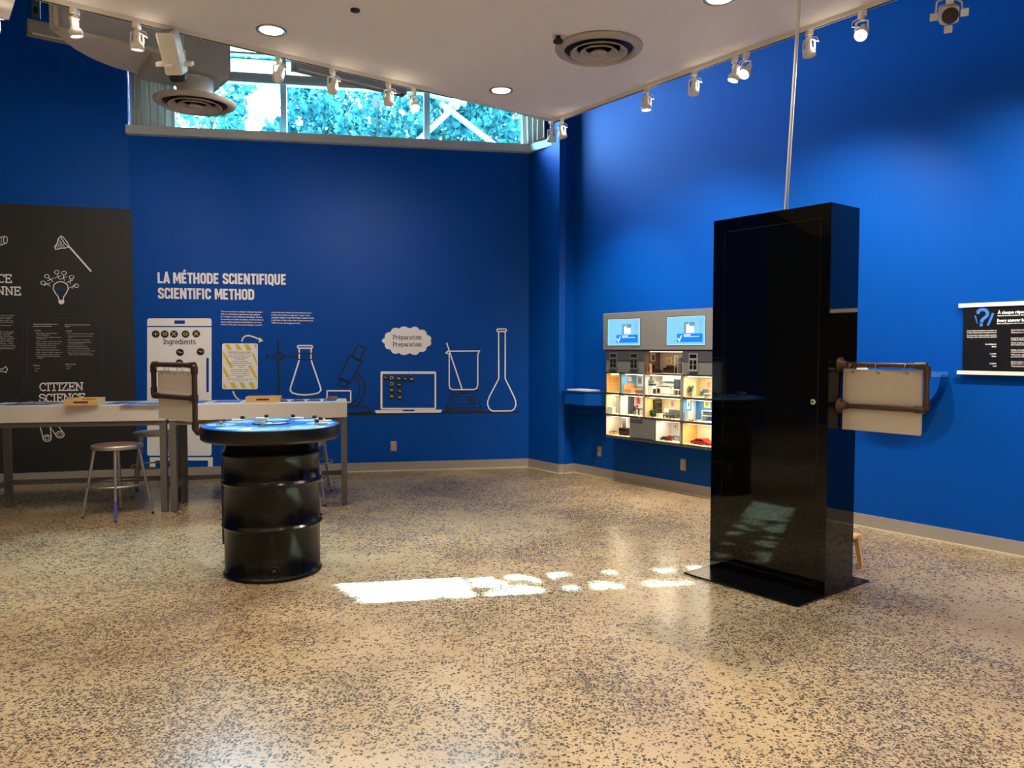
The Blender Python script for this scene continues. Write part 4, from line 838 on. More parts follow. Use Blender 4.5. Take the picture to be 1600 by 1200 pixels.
def scal(u, off, z, r, k=20):
    P = []
    for i in range(k*6): th = 2*pi*i/(k*6); rr = r*(1+.06*(1 if (i % 6) < 3 else -1)); P.append((rr*cos(th), rr*sin(th)))
    m = MB(); m.plate(P, 0, .004, 0)
    for j in range(4): m.box(-.05+.006*j, .05-.008*j, -.0045, -.004, .03-j*.022, .036-j*.022, 1)
    m.box(-.045, .045, -.0045, -.004, .055, .066, 2); return m
tag(obj('scalloped_label', scal(0, 0, 0, .078), [VWHITE, VGREY, VYEL], loc=WR.w(3.80, .1275, 1.105), rz=WR.rz), 'white scalloped round label on the front of the blue half-round pocket', 'label', 'scalloped labels')
tag(obj('scalloped_label', scal(0, 0, 0, .07), [VWHITE, VGREY, VYEL], loc=WR.w(3.40, .10, 1.225), rz=WR.rz), 'white scalloped label peeking out above the flip sheets', 'label', 'scalloped labels')
t = thing('corner_shelf', 'blue box shelf in the corner left of the miniature house', 'shelf', WR.w(.03, 0, 0), WR.rz)
m = MB(); m.prism([(.0, 0), (.62, 0), (.62, -.13), (.44, -.27), (.12, -.27), (0, -.2)], .80, .945); obj('shelf_body', m, BLUE, t, bevel=.006)
m = MB(); m.prism([(.0, 0), (.63, 0), (.63, -.135), (.445, -.28), (.115, -.28), (-.005, -.205)], .945, .953); obj('shelf_top', m, pm('blue_acrylic_top', (40, 90, 170), .2), t)
m = MB(); m.box(.14, .46, -.25, -.06, .954, .966); tag(obj('white_sheet', m, WHITE, loc=WR.w(.03, 0, 0), rz=WR.rz), 'white paper sheet lying on the corner shelf', 'paper')

# ================================================================ KIOSK
KO = Vector((1.274, 4.888, 0)); kz = math.atan2(DIR1.y, DIR1.x); KW, KD, KH = .793, .30, 2.209
ki = thing('black_kiosk', 'tall glossy black kiosk cabinet standing on a flat base plate', 'kiosk', KO, kz)
m = MB(); m.box(0, KW, .006, KD, .012, KH); obj('cabinet_body', m, KBLACK, ki, bevel=.003)
KWALL = Wall(KO, KO+DIR1)
da = KWALL.uz(1132, 361); db = KWALL.uz(1283, 342); dc = KWALL.uz(1272, 910); dx0, dx1, dz0, dz1 = da[0], db[0], .06, (da[1]+db[1])/2
m = MB()
for x0, x1, z0, z1 in ((0, dx0, .012, KH), (dx1, KW, .012, KH), (dx0, dx1, dz1, KH), (dx0, dx1, .012, dz0)): m.box(x0, x1, -.0, .006, z0, z1)
obj('front_frame', m, KBLACK, ki)
m = MB(); m.box(dx0+.003, dx1-.003, -.001, .006, dz0+.003, dz1-.003); dr = obj('door', m, KBLACK, ki, bevel=.0012)
m = MB()
for x0, x1, z0, z1 in ((dx0, dx0+.003, dz0, dz1), (dx1-.003, dx1, dz0, dz1), (dx0, dx1, dz1-.003, dz1), (dx0, dx1, dz0, dz0+.003)): m.box(x0, x1, .002, .004, z0, z1)
obj('door_gasket', m, pm('grey_gasket', (70, 70, 70), .5), ki)
lk = KWALL.uz(1271, 628); m = MB(); m.lathe([(.017, 0), (.017, .006), (.012, .01), (.0, .010)], 0, 20, (lk[0], -.001, lk[1]), (0, -1, 0)); m.box(lk[0]-.002, lk[0]+.002, -.012, -.011, lk[1]-.007, lk[1]+.007, 1); obj('door_lock', m, [CHROME, DARK], dr)
bpz = Vector((1.07, 4.733, 0))-KO; bx0 = bpz.dot(DIR1); by0 = bpz.dot(Vector((.794, .608, 0)))
m = MB(); m.box(bx0, bx0+.79, by0, by0+.757, 0.001, .012); obj('base_plate', m, pm('black_base_steel', (9, 9, 10), .18, spec=.5), ki, bevel=.001)
# kiosk pipe frame (from its right side)
x0 = KW; za, zb = 1.315, 1.085; L_ = .475; yk = .115
fr_ = MB(); fr_.tube([(x0+.01, yk, za), (x0+L_-.03, yk, za), (x0+L_-.008, yk, za-.008), (x0+L_, yk, za-.03), (x0+L_, yk, zb+.03), (x0+L_-.008, yk, zb+.008), (x0+L_-.03, yk, zb), (x0+.01, yk, zb)], .0135, 0, 14)
pf = obj('pipe_frame', fr_, PIPE, ki)
for z in (za, zb):
    m = MB(); m.lathe([(.042, 0), (.042, .008), (.022, .012), (.021, .03), (.0175, .032), (.0175, .05)], 0, 24, (x0, yk, z), (1, 0, 0)); obj('pipe_flange', m, PIPE, pf)
    m = MB(); m.lathe([(.018, -.028), (.018, .028)], 0, 16, (x0+L_-.03, yk, z), (1, 0, 0)); m.lathe([(.018, -.028), (.018, .028)], 0, 16, (x0+L_, yk, z+(-.03 if z == za else .03)), (0, 0, 1)); obj('pipe_elbow', m, PIPE, pf)
def flip(name, label, origin, rz, w, z1, z0, yoff, tilt=0, n=3, xoff=0):
    t = thing(name, label, 'flip chart', origin, rz)
    for k in range(n):
        m = MB(); y = yoff+k*.006; m.box(xoff, xoff+w, y, y+.0018, z0+k*.004, z1); obj('sheet', m, SHEET, t)
    for fx in (.13, .47, .83):
        m = MB(); x = xoff+w*fx; r = .026; m.tube([(x+.004*sin(a), yoff-.013+r*cos(a)*1.1, z1+.012+r*sin(a)) for a in [2*pi*i/20 for i in range(20)]], .0022, 0, 6, closed=True); obj('binder_ring', m, CHROME, t)
        m = MB(); m.lathe([(.009, 0), (.008, .004), (0, .005)], 0, 14, (x, yoff, z1-.016), (0, -1, 0)); obj('grommet', m, STEEL, t)
    return t
kfx = flip('hanging_flip_sheets', 'blank cream flip sheets hanging from the pipe frame on the kiosk', KO, kz, .43, za-.025, za-.365, yk+.017, xoff=x0+.012)
# hanging conduit
m = MB(); m.tube([(1.644, 4.66, KH), (1.702, 4.64, ZC)], .0105, 0, 12); m.lathe([(.05, ZC-.012), (.05, ZC)], 0, 20, (1.702, 4.64, 0)); m.lathe([(.03, KH), (.03, KH+.02), (.012, KH+.022)], 0, 16, (1.644, 4.66, 0))
tag(obj('power_conduit', m, pm('white_conduit', (214, 212, 210), .4)), 'thin white conduit running from ceiling to kiosk top', 'conduit')
# step stool
st = thing('step_stool', 'small light wood step stool behind the kiosk', 'stool', (2.085, 4.965, 0), kz)
m = MB(); m.box(-.19, .155, -.11, .11, .19, .21); obj('seat', m, WOOD, st, bevel=.004)
for sx in (-1, 1):
    for sy in (-1, 1):
        m = MB(); m.add([(sx*.125-.015, sy*.085-.014, .19), (sx*.125+.015, sy*.085-.014, .19), (sx*.125+.015, sy*.085+.014, .19), (sx*.125-.015, sy*.085+.014, .19), (sx*.15-.013, sy*.1-.012, 0), (sx*.15+.013, sy*.1-.012, 0), (sx*.15+.013, sy*.1+.012, 0), (sx*.15-.013, sy*.1+.012, 0)], [(0, 3, 2, 1), (4, 5, 6, 7), (0, 1, 5, 4), (1, 2, 6, 5), (2, 3, 7, 6), (3, 0, 4, 7)]); obj('leg', m, WOOD, st)
m = MB(); m.box(-.12, .12, -.095, -.075, .15, .188); m.box(-.12, .12, .075, .095, .15, .188); obj('apron', m, WOOD, st)

# ================================================================ DRUM TABLE
DO = Vector((-1.515, 4.82, 0)); dr_ = thing('oil_drum_table', 'round blue-topped display table on a glossy black oil drum', 'display table', DO)
prof = [(.292, 0), (.30, .004), (.303, .012), (.297, .022), (.290, .03)]
for z in (.315, .585): prof += [(.290, z-.022), (.296, z-.014), (.304, z-.004), (.306, z), (.304, z+.004), (.296, z+.012), (.290, z+.022)]
prof += [(.290, .735), (.296, .742), (.302, .752), (.302, .764), (.294, .772), (.285, .778), (.283, .842)]
m = MB(); m.lathe(prof, 0, 64); obj('drum_body', m, DRUMB, dr_)
a_ = -1.25; ax = Vector((cos(a_), sin(a_), 0)); m = MB(); m.lathe([(.036, 0), (.036, .006), (.029, .009), (.026, .005), (.012, .005), (.010, .012), (0, .013)], 0, 24, ax*.289+Vector((0, 0, .065)), ax); obj('bung_cap', m, DRUMB, dr_)
m = MB(); m.tube([ax*.2905+Vector((0, 0, z)) for z in (.11, .29)], .0022, 0, 6); m.tube([ax*.2905+Vector((0, 0, z)) for z in (.34, .56)], .0022, 0, 6); obj('weld_seam', m, DRUMB, dr_)
m = MB(); m.box(-.318, -.306, -.012, .012, .17, .70); m.box(-.31, -.285, -.008, .008, .2, .22); m.box(-.31, -.285, -.008, .008, .64, .66); obj('side_bar', m, DARK, dr_, bevel=.002)
m = MB(); m.lathe([(0, .842), (.405, .842), (.418, .852), (.42, .862), (.42, .922), (.418, .928), (.412, .930), (0, .930)], 0, 72); obj('round_top', m, pm('satin_black_rim', (10, 10, 11), .3, spec=.5), dr_)
TOPB = pm('top_blue_print', (30, 110, 224), .22, spec=.5); TOPL = pm('top_light_blue_print', (128, 196, 246), .22)
m = MB(); m.lathe([(.411, .9302), (.408, .933), (0, .933)], 0, 72)
for k in range(8):
    th = 2*pi*k/8+.2; m.lathe([(.088, .9331), (.087, .9336), (0, .9336)], 1, 28, (cos(th)*.3, sin(th)*.3, 0))
obj('printed_surface', m, [TOPB, TOPL], dr_)
m = MB(); m.lathe([(.115, .9335), (.115, .941), (.100, .941), (.100, .9335)], 0, 40); obj('centre_ring', m, VBLACK, dr_)
m = MB(); m.lathe([(.098, .9336), (.098, .937), (0, .937)], 0, 40); m.add([(.02, -.03, .9375), (.07, .05, .9375), (-.03, .06, .9375)], [(0, 1, 2)], 1); obj('centre_disc', m, [pm('grey_blue_disc', (150, 180, 205), .3), TOPB], dr_)
for th, kx in ((2.55, 1), (2.05, 1), (1.35, -1), (.75, -1), (.35, -1), (-.15, -1)):
    c = Vector((cos(th)*.33, sin(th)*.33, .9338)); m = MB(); m.T = Matrix.Translation(c) @ Matrix.Rotation(rnd.uniform(-.3, .3), 4, 'Z'); m.box(-.04, .04, -.014, .014, 0, .012); lt = obj('latch', m, WHITE, dr_, bevel=.002)
    m = MB(); m.lathe([(.012, .012), (.014, .018), (.014, .028), (.008, .033), (0, .034)], 0, 16, c+Vector((.028*kx, 0, 0))); obj('latch_knob', m, VBLACK, lt)
GL = glass('glass_jar', (.93, .95, .93), 1.0, .03)
for x, y, l in ((-.252, -.18, 'small clear jar of pebbles at left on the blue drum top'), (.015, -.215, 'small clear jar of pebbles at front centre of the blue drum top')):
    t = thing('sample_jar', l, 'jar', DO+Vector((x, y, .9338)), 0, 'sample jars on the drum top')
    m = MB(); m.lathe([(0, 0), (.027, 0), (.028, .003), (.028, .042), (.026, .045), (.025, .043), (.025, .004), (0, .004)], 0, 24); obj('jar_glass', m, GL, t)
    m = MB()
    for k in range(14):
        r_ = rnd.uniform(.004, .007); a = rnd.uniform(0, 6.28); q = rnd.uniform(0, .016); m.lathe([(0, -r_), (r_*.8, -r_*.6), (r_, 0), (r_*.8, r_*.6), (0, r_)], k % 3, 8, (q*cos(a), q*sin(a), .011+rnd.uniform(0, .022)))
    o = obj('pebbles', m, [pm('pebble_pale', (236, 230, 214), .6), pm('pebble_ochre', (186, 150, 96), .6), pm('pebble_grey', (190, 186, 178), .6)], t); o['kind'] = 'stuff'
# pipe frame on the drum
rt = Vector((-1.955, 4.79, .885))-DO
tp = aty(303, 570, 4.78)-DO; topz = aty(303, 571, 4.78).z; botz = aty(303, 623, 4.78).z; fx = aty(304, 600, 4.78).x-DO.x; dirf = Vector((-.44, .37, 0)).normalized(); Lf = .545
P0 = Vector((fx, -.04, 0)); Rz = lambda p, z: Vector((p.x, p.y, z))
c1 = P0; c2 = P0+dirf*Lf
m = MB(); r0 = .0165
m.tube([Vector((-.418, -.03, .885)), Vector((fx+.04, -.038, .878)), Vector((fx+.012, -.04, .884)), Vector((fx, -.04, .905)), Rz(c1, topz-.03), Rz(c1, topz-.008)+dirf*.008, Rz(c1, topz)+dirf*.03, Rz(c2, topz)-dirf*.03, Rz(c2, topz-.008)-dirf*.008, Rz(c2, topz-.03), Rz(c2, botz+.03), Rz(c2, botz+.008)-dirf*.008, Rz(c2, botz)-dirf*.03, Rz(c1, botz)], r0, 0, 14)
pf2 = obj('pipe_frame', m, DPIPE, dr_)
m = MB(); m.lathe([(.036, 0), (.034, .012), (.022, .016), (.021, .035)], 0, 20, (-.4195, -.03, .885), (-1, -.02, 0)); obj('pipe_flange', m, DPIPE, pf2)
m = MB(); m.tube([Vector((fx+.05, -.038, .879)), Vector((fx+.015, -.04, .884)), Vector((fx, -.04, .905)), Vector((fx, -.04, .95))], .0215, 0, 14); obj('pipe_elbow', m, DPIPE, pf2)
for c_, z, s in ((c1, topz, 1), (c2, topz, -1), (c2, botz, -1), (c1, botz, 1)):
    m = MB(); m.lathe([(.021, -.025), (.021, .025)], 0, 14, Rz(c_, z)+dirf*.028*s, dirf); m.lathe([(.021, -.025), (.021, .025)], 0, 14, Rz(c_, z+(-.03 if z == topz else .03 if s < 0 else 0))); obj('pipe_fitting', m, DPIPE, pf2)
flip('hanging_flip_sheets', 'blank grey flip sheets hanging from the dark frame beside the drum', DO+Rz(c2, 0), math.atan2(-dirf.y, -dirf.x), Lf-.05, topz-.04, .94, .019, xoff=.02)

# ================================================================ WORK TABLES
def table(label, loc, ang, Ln, D, Z=.93):
    t = thing('work_table', label, 'table', (loc[0], loc[1], 0), ang, 'grey work tables')
    m = MB(); m.box(0, Ln, 0, D, Z-.138, Z); obj('table_top', m, LAMIN, t, bevel=.004)
    m = MB(); m.box(.02, Ln-.02, .02, .06, Z-.178, Z-.1385); m.box(.02, Ln-.02, D-.06, D-.02, Z-.178, Z-.1385); m.box(.02, .06, .06, D-.06, Z-.178, Z-.1385); m.box(Ln-.06, Ln-.02, .06, D-.06, Z-.178, Z-.1385); obj('under_frame', m, GREYM, t)
    for x in (.003, Ln-.055):
        for y in (.01, D-.062):
            m = MB(); m.box(x, x+.052, y, y+.052, 0.004, Z-.139); l = obj('leg', m, GREYM, t)
            m = MB(); m.lathe([(.022, 0), (.024, .004)], 0, 12, (x+.026, y+.026, 0)); obj('leg_foot', m, DARK, l)
    m = MB(); m.box(.05, Ln-.055, D-.05, D-.018, .20, .24); obj('stretcher', m, GREYM, t)
    for x in (.01, Ln-.048): m = MB(); m.box(x, x+.036, .06, D-.06, .20, .24); obj('side_rail', m, GREYM, t)
    return t
aR = R(12.8); tR = Vector((-2.93, 6.53, 0)); aL = R(10.5); LL = 1.47; tL = tR-Vector((cos(aL), sin(aL), 0))*(LL+.03)+Vector((0, .02, 0))
table('pale grey work table behind the drum, in front of the mural drawings', tR, aR, 1.49, .53)
table('pale grey work table at left, in front of the black panel', tL, aL, LL, .53)
def onT(t, a, x, y, z=.93): return Vector((t.x+x*cos(a)-y*sin(a), t.y+x*sin(a)+y*cos(a), z+.001))
def tpx(px, py, z=.932): return atz(px, py, z)
def tray(label, loc, rz, L=.30, D=.26, h=.05):
    t = thing('wooden_tray', label, 'tray', loc, rz, 'wooden trays')
    for nm, a in (('tray_base', (0, L, 0, D, 0, .008)), ('end_wall', (0, .012, .012, D-.012, .008, h)), ('end_wall', (L-.012, L, .012, D-.012, .008, h))): m = MB(); m.box(*a); obj(nm, m, WOOD, t, bevel=.001)
    for y in (0, D-.012):
        m = MB(); m.box(0, L, y, y+.012, .008, h)
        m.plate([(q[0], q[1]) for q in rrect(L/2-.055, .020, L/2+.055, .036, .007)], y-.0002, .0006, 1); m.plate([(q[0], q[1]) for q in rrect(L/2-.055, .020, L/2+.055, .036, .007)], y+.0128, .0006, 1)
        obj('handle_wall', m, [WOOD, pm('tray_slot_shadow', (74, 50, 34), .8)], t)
    return t
pt1 = onT(tR, aR, .62, .05); tray('light wood tray on the right work table, a brown disc resting in it', pt1, aR, .29, .24)
pt2 = tpx(99, 634.5); tray('light wood tray on the left work table', pt2, aL+.15, .255, .36)
def disc(loc, r, h, label, g='brown wooden discs on the work table'):
    m = MB(); m.lathe([(0, 0), (r*.97, 0), (r, h*.15), (r, h*.85), (r*.97, h), (0, h)], 0, 28); return tag(obj('wooden_disc', m, DISCW, loc=loc), label, 'disc', g)
mt_all = []
for k in range(3):
    x = .985+k*.143
    m = MB(); m.prism([(0, 0), (.138, 0), (.138, .30), (0, .30)], 0, .0012); m.box(.008, .13, .008, .29, .0012, .0015, 1)
    lbl = ('first', 'second', 'third')[k]
    tag(obj('blue_mat', m, [VWHITE, pm('mat_blue', (52, 92, 180), .45)], loc=onT(tR, aR, x, .1), rz=aR), lbl+' of three blue mats in a row at right end of work table', 'mat', 'blue mats')
    disc(onT(tR, aR, x+.075, .24, .9327), .043, .012, 'brown disc lying on the '+lbl+' blue mat')
disc(onT(tR, aR, .92, .17), .05, .011, 'lower brown disc of the pair beside the wooden tray'); disc(onT(tR, aR, .905, .185, .9422), .05, .011, 'upper brown disc tilted over the pair beside the tray')
disc(onT(tR, aR, .83, .17, .9395), .045, .032, 'brown disc stack resting in the wooden tray'); disc(onT(tR, aR, 1.36, .30, .9322), .045, .03, 'taller brown disc stack near the third blue mat')
for i, (x, y, l) in enumerate(((.03, .08, 'blue sheet on the right table left of the wooden tray, behind the frame'), (.32, .10, 'blue sheet on right work table next to the wooden tray'))):
    m = MB(); m.box(0, .25, 0, .36, 0, .0012); m.box(.012, .24, .012, .35, .0012, .0015, 1); tag(obj('printed_sheet', m, [VWHITE, pm('mat_blue', (52, 92, 180), .45)], loc=onT(tR, aR, x, y), rz=aR), l, 'printed sheet', 'printed sheets on the work tables')
p = tpx(186, 633); m = MB(); m.box(0, .34, 0, .27, 0, .0012); m.box(.01, .33, .02, .26, .0012, .0015, 1); tag(obj('printed_sheet', m, [VWHITE, pm('mat_blue', (52, 92, 180), .45)], loc=(p.x, p.y, .931), rz=aL), 'blue sheet with white border at right end of left table', 'printed sheet', 'printed sheets on the work tables')
p = tpx(160, 632); m = MB(); m.prism([(0, 0), (.12, .02), (.22, .3), (.02, .3)], 0, .001); tag(obj('printed_sheet', m, pm('dark_blue_sheet', (40, 64, 130), .45), loc=(p.x, p.y+.02, .931), rz=aL), 'dark blue sheet beside the tray on left table', 'printed sheet', 'printed sheets on the work tables')
p = tpx(-14, 634.5); m = MB(); m.prism([(0, 0), (.40, 0), (.55, .30), (.1, .30)], 0, .0012)
tag(obj('printed_sheet', m, VWHITE, loc=(p.x, p.y, .931), rz=aL), 'white sheet under the crumpled map at far left', 'printed sheet', 'printed sheets on the work tables')
m = MB(); nx, ny = 16, 8; vs = []
for j in range(ny+1):
    for i in range(nx+1): vs.append((.03+i/nx*.36+j/ny*.12, .03+j/ny*.25, .0015+.022*abs(sin(i*.9+j*.5))*sin(pi*i/nx)*sin(pi*(j+.3)/(ny+.6))+.006))
m.add(vs, [(j*(nx+1)+i, j*(nx+1)+i+1, (j+1)*(nx+1)+i+1, (j+1)*(nx+1)+i) for j in range(ny) for i in range(nx)], 0, True)
for f in range(len(m.f)): m.m[f] = (0, 0, 1, 0, 2)[f*7 % 5]
o = obj('crumpled_map', m, [pm('map_grey', (116, 108, 108), .6, var=.3, scale=30), pm('map_blue', (58, 84, 150), .6), pm('map_brown', (110, 88, 74), .6)], loc=(p.x, p.y, .9325), rz=aL); md = o.modifiers.new('thick', 'SOLIDIFY'); md.thickness = .002
tag(o, 'crumpled dark printed map lying on the left table', 'map')

# ================================================================ STOOLS
def make_stool(label, loc, rz):
    t = thing('lab_stool', label, 'stool', loc, rz, 'round metal lab stools')
    m = MB(); m.lathe([(0, .592), (.165, .592), (.168, .596), (.168, .603), (.155, .606), (0, .606)], 0, 40); obj('seat', m, BROWN, t)
    m = MB(); m.lathe([(.166, .572), (.190, .572), (.194, .578), (.194, .602), (.188, .607), (.170, .6075), (.1685, .600), (.166, .592)], 0, 40); obj('seat_rim', m, STEEL, t)
    for k in range(4):
        a = pi/4+k*pi/2; d = Vector((cos(a), sin(a), 0)); m = MB(); m.tube([d*.165+Vector((0, 0, .58)), d*.222+Vector((0, 0, .25)), d*.264+Vector((0, 0, .012))], [.013, .0125, .0095], 0, 10); lg = obj('leg', m, STEEL, t)
        m = MB(); m.cyl(d*.263+Vector((0, 0, .016)), d*.2655, .012, 0, 12); obj('rubber_foot', m, DARK, lg)
    m = MB(); m.tube([(cos(2*pi*i/40)*.2175, sin(2*pi*i/40)*.2175, .275) for i in range(40)], .0085, 0, 8, closed=True); obj('foot_ring', m, STEEL, t)
    return t
s0 = make_stool('lab stool in front of the left work table, brown seat fully visible', (-3.315, 6.41, 0), -.384)
dup(s0, (-3.46, 7.42, 0), .35, 'lab stool half hidden behind the table legs, nearer the mural')
dup(s0, (-1.83, 6.60, 0), .15, 'lab stool behind the drum, on the near side of the table')
dup(s0, (-2.02, 7.66, 0), .3, 'lab stool behind the drum, on the far side of the table')

d = Vector((cos(-pi/4), sin(-pi/4), 0)); m = MB(); m.tube([d*.2365+Vector((0, 0, .165)), d*.2625+Vector((0, 0, .022))], [.0128, .0112], 0, 12); obj('blue_sleeve', m, pm('blue_tape', (70, 84, 160), .5), s0, label='blue painted lower end of the front leg')
# ================================================================ MINIATURE HOUSE ON THE RIGHT WALL
HD = .225                       # depth
hu0, hu1 = .752, 2.17
cz = thing('miniature_house', 'open-fronted grey miniature house cabinet with lit rooms on the right wall', 'dollhouse', WR.w(0, 0, 0), WR.rz)
rows = [(1.385, 1.165), (1.155, .955), (.938, .733), (.716, .515)]
zbot = .487
m = MB()
for z0, z1 in ((1.380, 1.392), (1.153, 1.167), (.936, .956), (.716, .735), (zbot, .513)): m.box(hu0, hu1, -HD, 0, z0, z1)
m.box(hu0-.006, hu0, -HD, 0, zbot, 1.39); m.box(hu1, hu1+.006, -HD, 0, zbot, 1.39); m.box(hu0, hu1, -.006, 0, zbot, 1.39)
obj('house_casing', m, CASE, cz)
cols = [[(hu0, 1.284, 0), (1.29, 1.757, 1), (1.763, hu1, 0)], [(hu0, .935, 1), (.962, 1.284, 1), (1.29, 1.74, 1), (1.768, hu1, 1)], [(hu0, .935, 1), (.95, 1.278, 1), (1.29, 1.735, 1), (1.765, hu1, 1)], [(hu0, 1.09, 1), (1.094, 1.425, 0), (1.432, 1.735, 1), (1.765, hu1, 1)]]
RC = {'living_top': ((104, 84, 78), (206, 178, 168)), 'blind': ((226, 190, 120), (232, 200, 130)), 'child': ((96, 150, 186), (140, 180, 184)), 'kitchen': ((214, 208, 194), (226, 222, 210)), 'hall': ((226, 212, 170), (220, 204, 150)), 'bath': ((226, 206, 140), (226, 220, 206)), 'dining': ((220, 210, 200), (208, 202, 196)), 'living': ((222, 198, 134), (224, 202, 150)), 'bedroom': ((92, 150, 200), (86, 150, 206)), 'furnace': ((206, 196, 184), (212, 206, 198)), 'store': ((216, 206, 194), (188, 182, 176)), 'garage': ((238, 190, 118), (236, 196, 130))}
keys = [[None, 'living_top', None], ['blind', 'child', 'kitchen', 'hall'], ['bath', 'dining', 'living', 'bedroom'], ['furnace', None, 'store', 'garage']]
FLOORW = pm('mini_floor', (214, 200, 172), .5)
ROOM = {}
for r_, (zt1_, zb1_) in enumerate(rows):
    for c_, (a, b, op) in enumerate(cols[r_]):
        k = keys[r_][c_]
        if not op:
            m = MB(); m.box(a+.002, b-.002, -HD-.004, -HD+.012, zb1_+.002, zt1_-.004, 0)
            if r_ == 0: m.box(a+.002, b-.002, -HD-.010, -HD-.004, zb1_+.125, zt1_-.004, 1)
            else: m.box(a+.18, b-.03, -HD-.007, -HD-.004, zb1_+.01, zt1_-.03, 0); m.box(a+.01, a+.17, -HD-.006, -HD-.004, zt1_-.05, zt1_-.01, 1)
            fc = obj('facade_panel', m, [FACADE, ROOFG], cz)
            for wu in ((.865, 1.153) if c_ == 0 and r_ == 0 else (1.895,) if r_ == 0 else ()):
                m = MB(); m.box(wu-.05, wu+.05, -HD-.016, -HD-.010, zb1_+.045, zt1_-.022, 0); m.box(wu-.055, wu+.055, -HD-.02, -HD-.004, zb1_+.035, zb1_+.045, 0)
                for i in range(2):
                    for j in range(2): m.box(wu-.04+i*.045, wu-.005+i*.045, -HD-.0165, -HD-.016, zb1_+.052+j*.045, zb1_+.092+j*.045, 1)
                m.box(wu-.04, wu+.04, -HD-.0165, -HD-.016, zb1_+.155, zt1_-.03, 1); obj('facade_window', m, [pm('mini_window_frame', (78, 78, 78), .6) if c_ == 0 else pm('mini_window_grey', (124, 124, 122), .6), pm('mini_window_glass', (18, 18, 20), .2)], fc)
            continue
        la, lb_ = RC[k]; ROOM[k] = (a, b, zb1_, zt1_)
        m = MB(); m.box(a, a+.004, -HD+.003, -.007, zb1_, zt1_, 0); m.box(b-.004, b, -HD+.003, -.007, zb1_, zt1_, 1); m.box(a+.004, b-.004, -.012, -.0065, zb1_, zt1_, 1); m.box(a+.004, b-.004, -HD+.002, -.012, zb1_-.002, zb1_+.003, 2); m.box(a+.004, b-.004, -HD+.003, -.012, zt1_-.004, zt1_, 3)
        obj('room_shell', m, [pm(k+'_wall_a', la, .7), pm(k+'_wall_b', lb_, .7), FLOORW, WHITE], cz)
        m = MB(); m.box(a+.03, b-.03, -.19, -.175, zt1_-.009, zt1_-.0045); obj('led_strip', m, pm('led_strip_lens', (255, 240, 210), .4, emit=(1., .88, .66), estr=4), cz)
        l = bpy.data.lights.new('led', 'AREA'); l.shape = 'RECTANGLE'; l.size = (b-a)*.7; l.size_y = .05; l.energy = .44*((b-a)/.3)**.7*(.35 if k == 'living_top' else 1); l.color = (1, .84, .6) if k not in ('kitchen', 'bedroom', 'dining', 'child', 'store') else (1, .92, .78)
        o = bpy.data.objects.new('led_light', l); COL.objects.link(o); o.parent = cz; o.location = ((a+b)/2, -.155, zt1_-.0105)
for u in (1.287, 1.76):
    m = MB(); m.box(u-.003, u+.003, -HD-.02, -HD, .733, 1.165); obj('divider_edge', m, GREYP, cz)
m = MB()
for z in (1.386, 1.160, .946, .725, .50):
    for u in (.80, .92, 1.22, 1.33, 1.70, 1.80, 2.04): m.lathe([(.006, 0), (.005, .003), (0, .004)], 0, 8, (u, -HD-.0, z), (0, -1, 0))
o = obj('casing_screws', m, CHROME, cz)
# clear cover doors
for a, b, z0, z1 in ((1.29, 1.757, 1.168, 1.378), (.962, 1.284, .958, 1.15), (1.29, 1.74, .958, 1.15), (1.768, hu1, .958, 1.15), (1.29, 1.735, .736, .934), (1.765, hu1, .736, .934), (1.432, 1.735, .515, .714), (1.765, hu1, .515, .714)):
    m = MB(); m.box(a, b, -HD-.005, -HD-.002, z0, z1); obj('clear_cover', m, CLEAR, cz)
m = MB(); m.T = Matrix.Translation((hu0, -HD, 0)) @ Matrix.Rotation(R(128), 4, 'Z')
m.box(0, .004, 0, .006, .735, .938); m.box(.0, .17, 0, .006, .735, .745); m.box(.0, .17, 0, .006, .928, .938); m.box(.16, .17, 0, .006, .735, .938); obj('cover_frame', m, STEEL, cz)
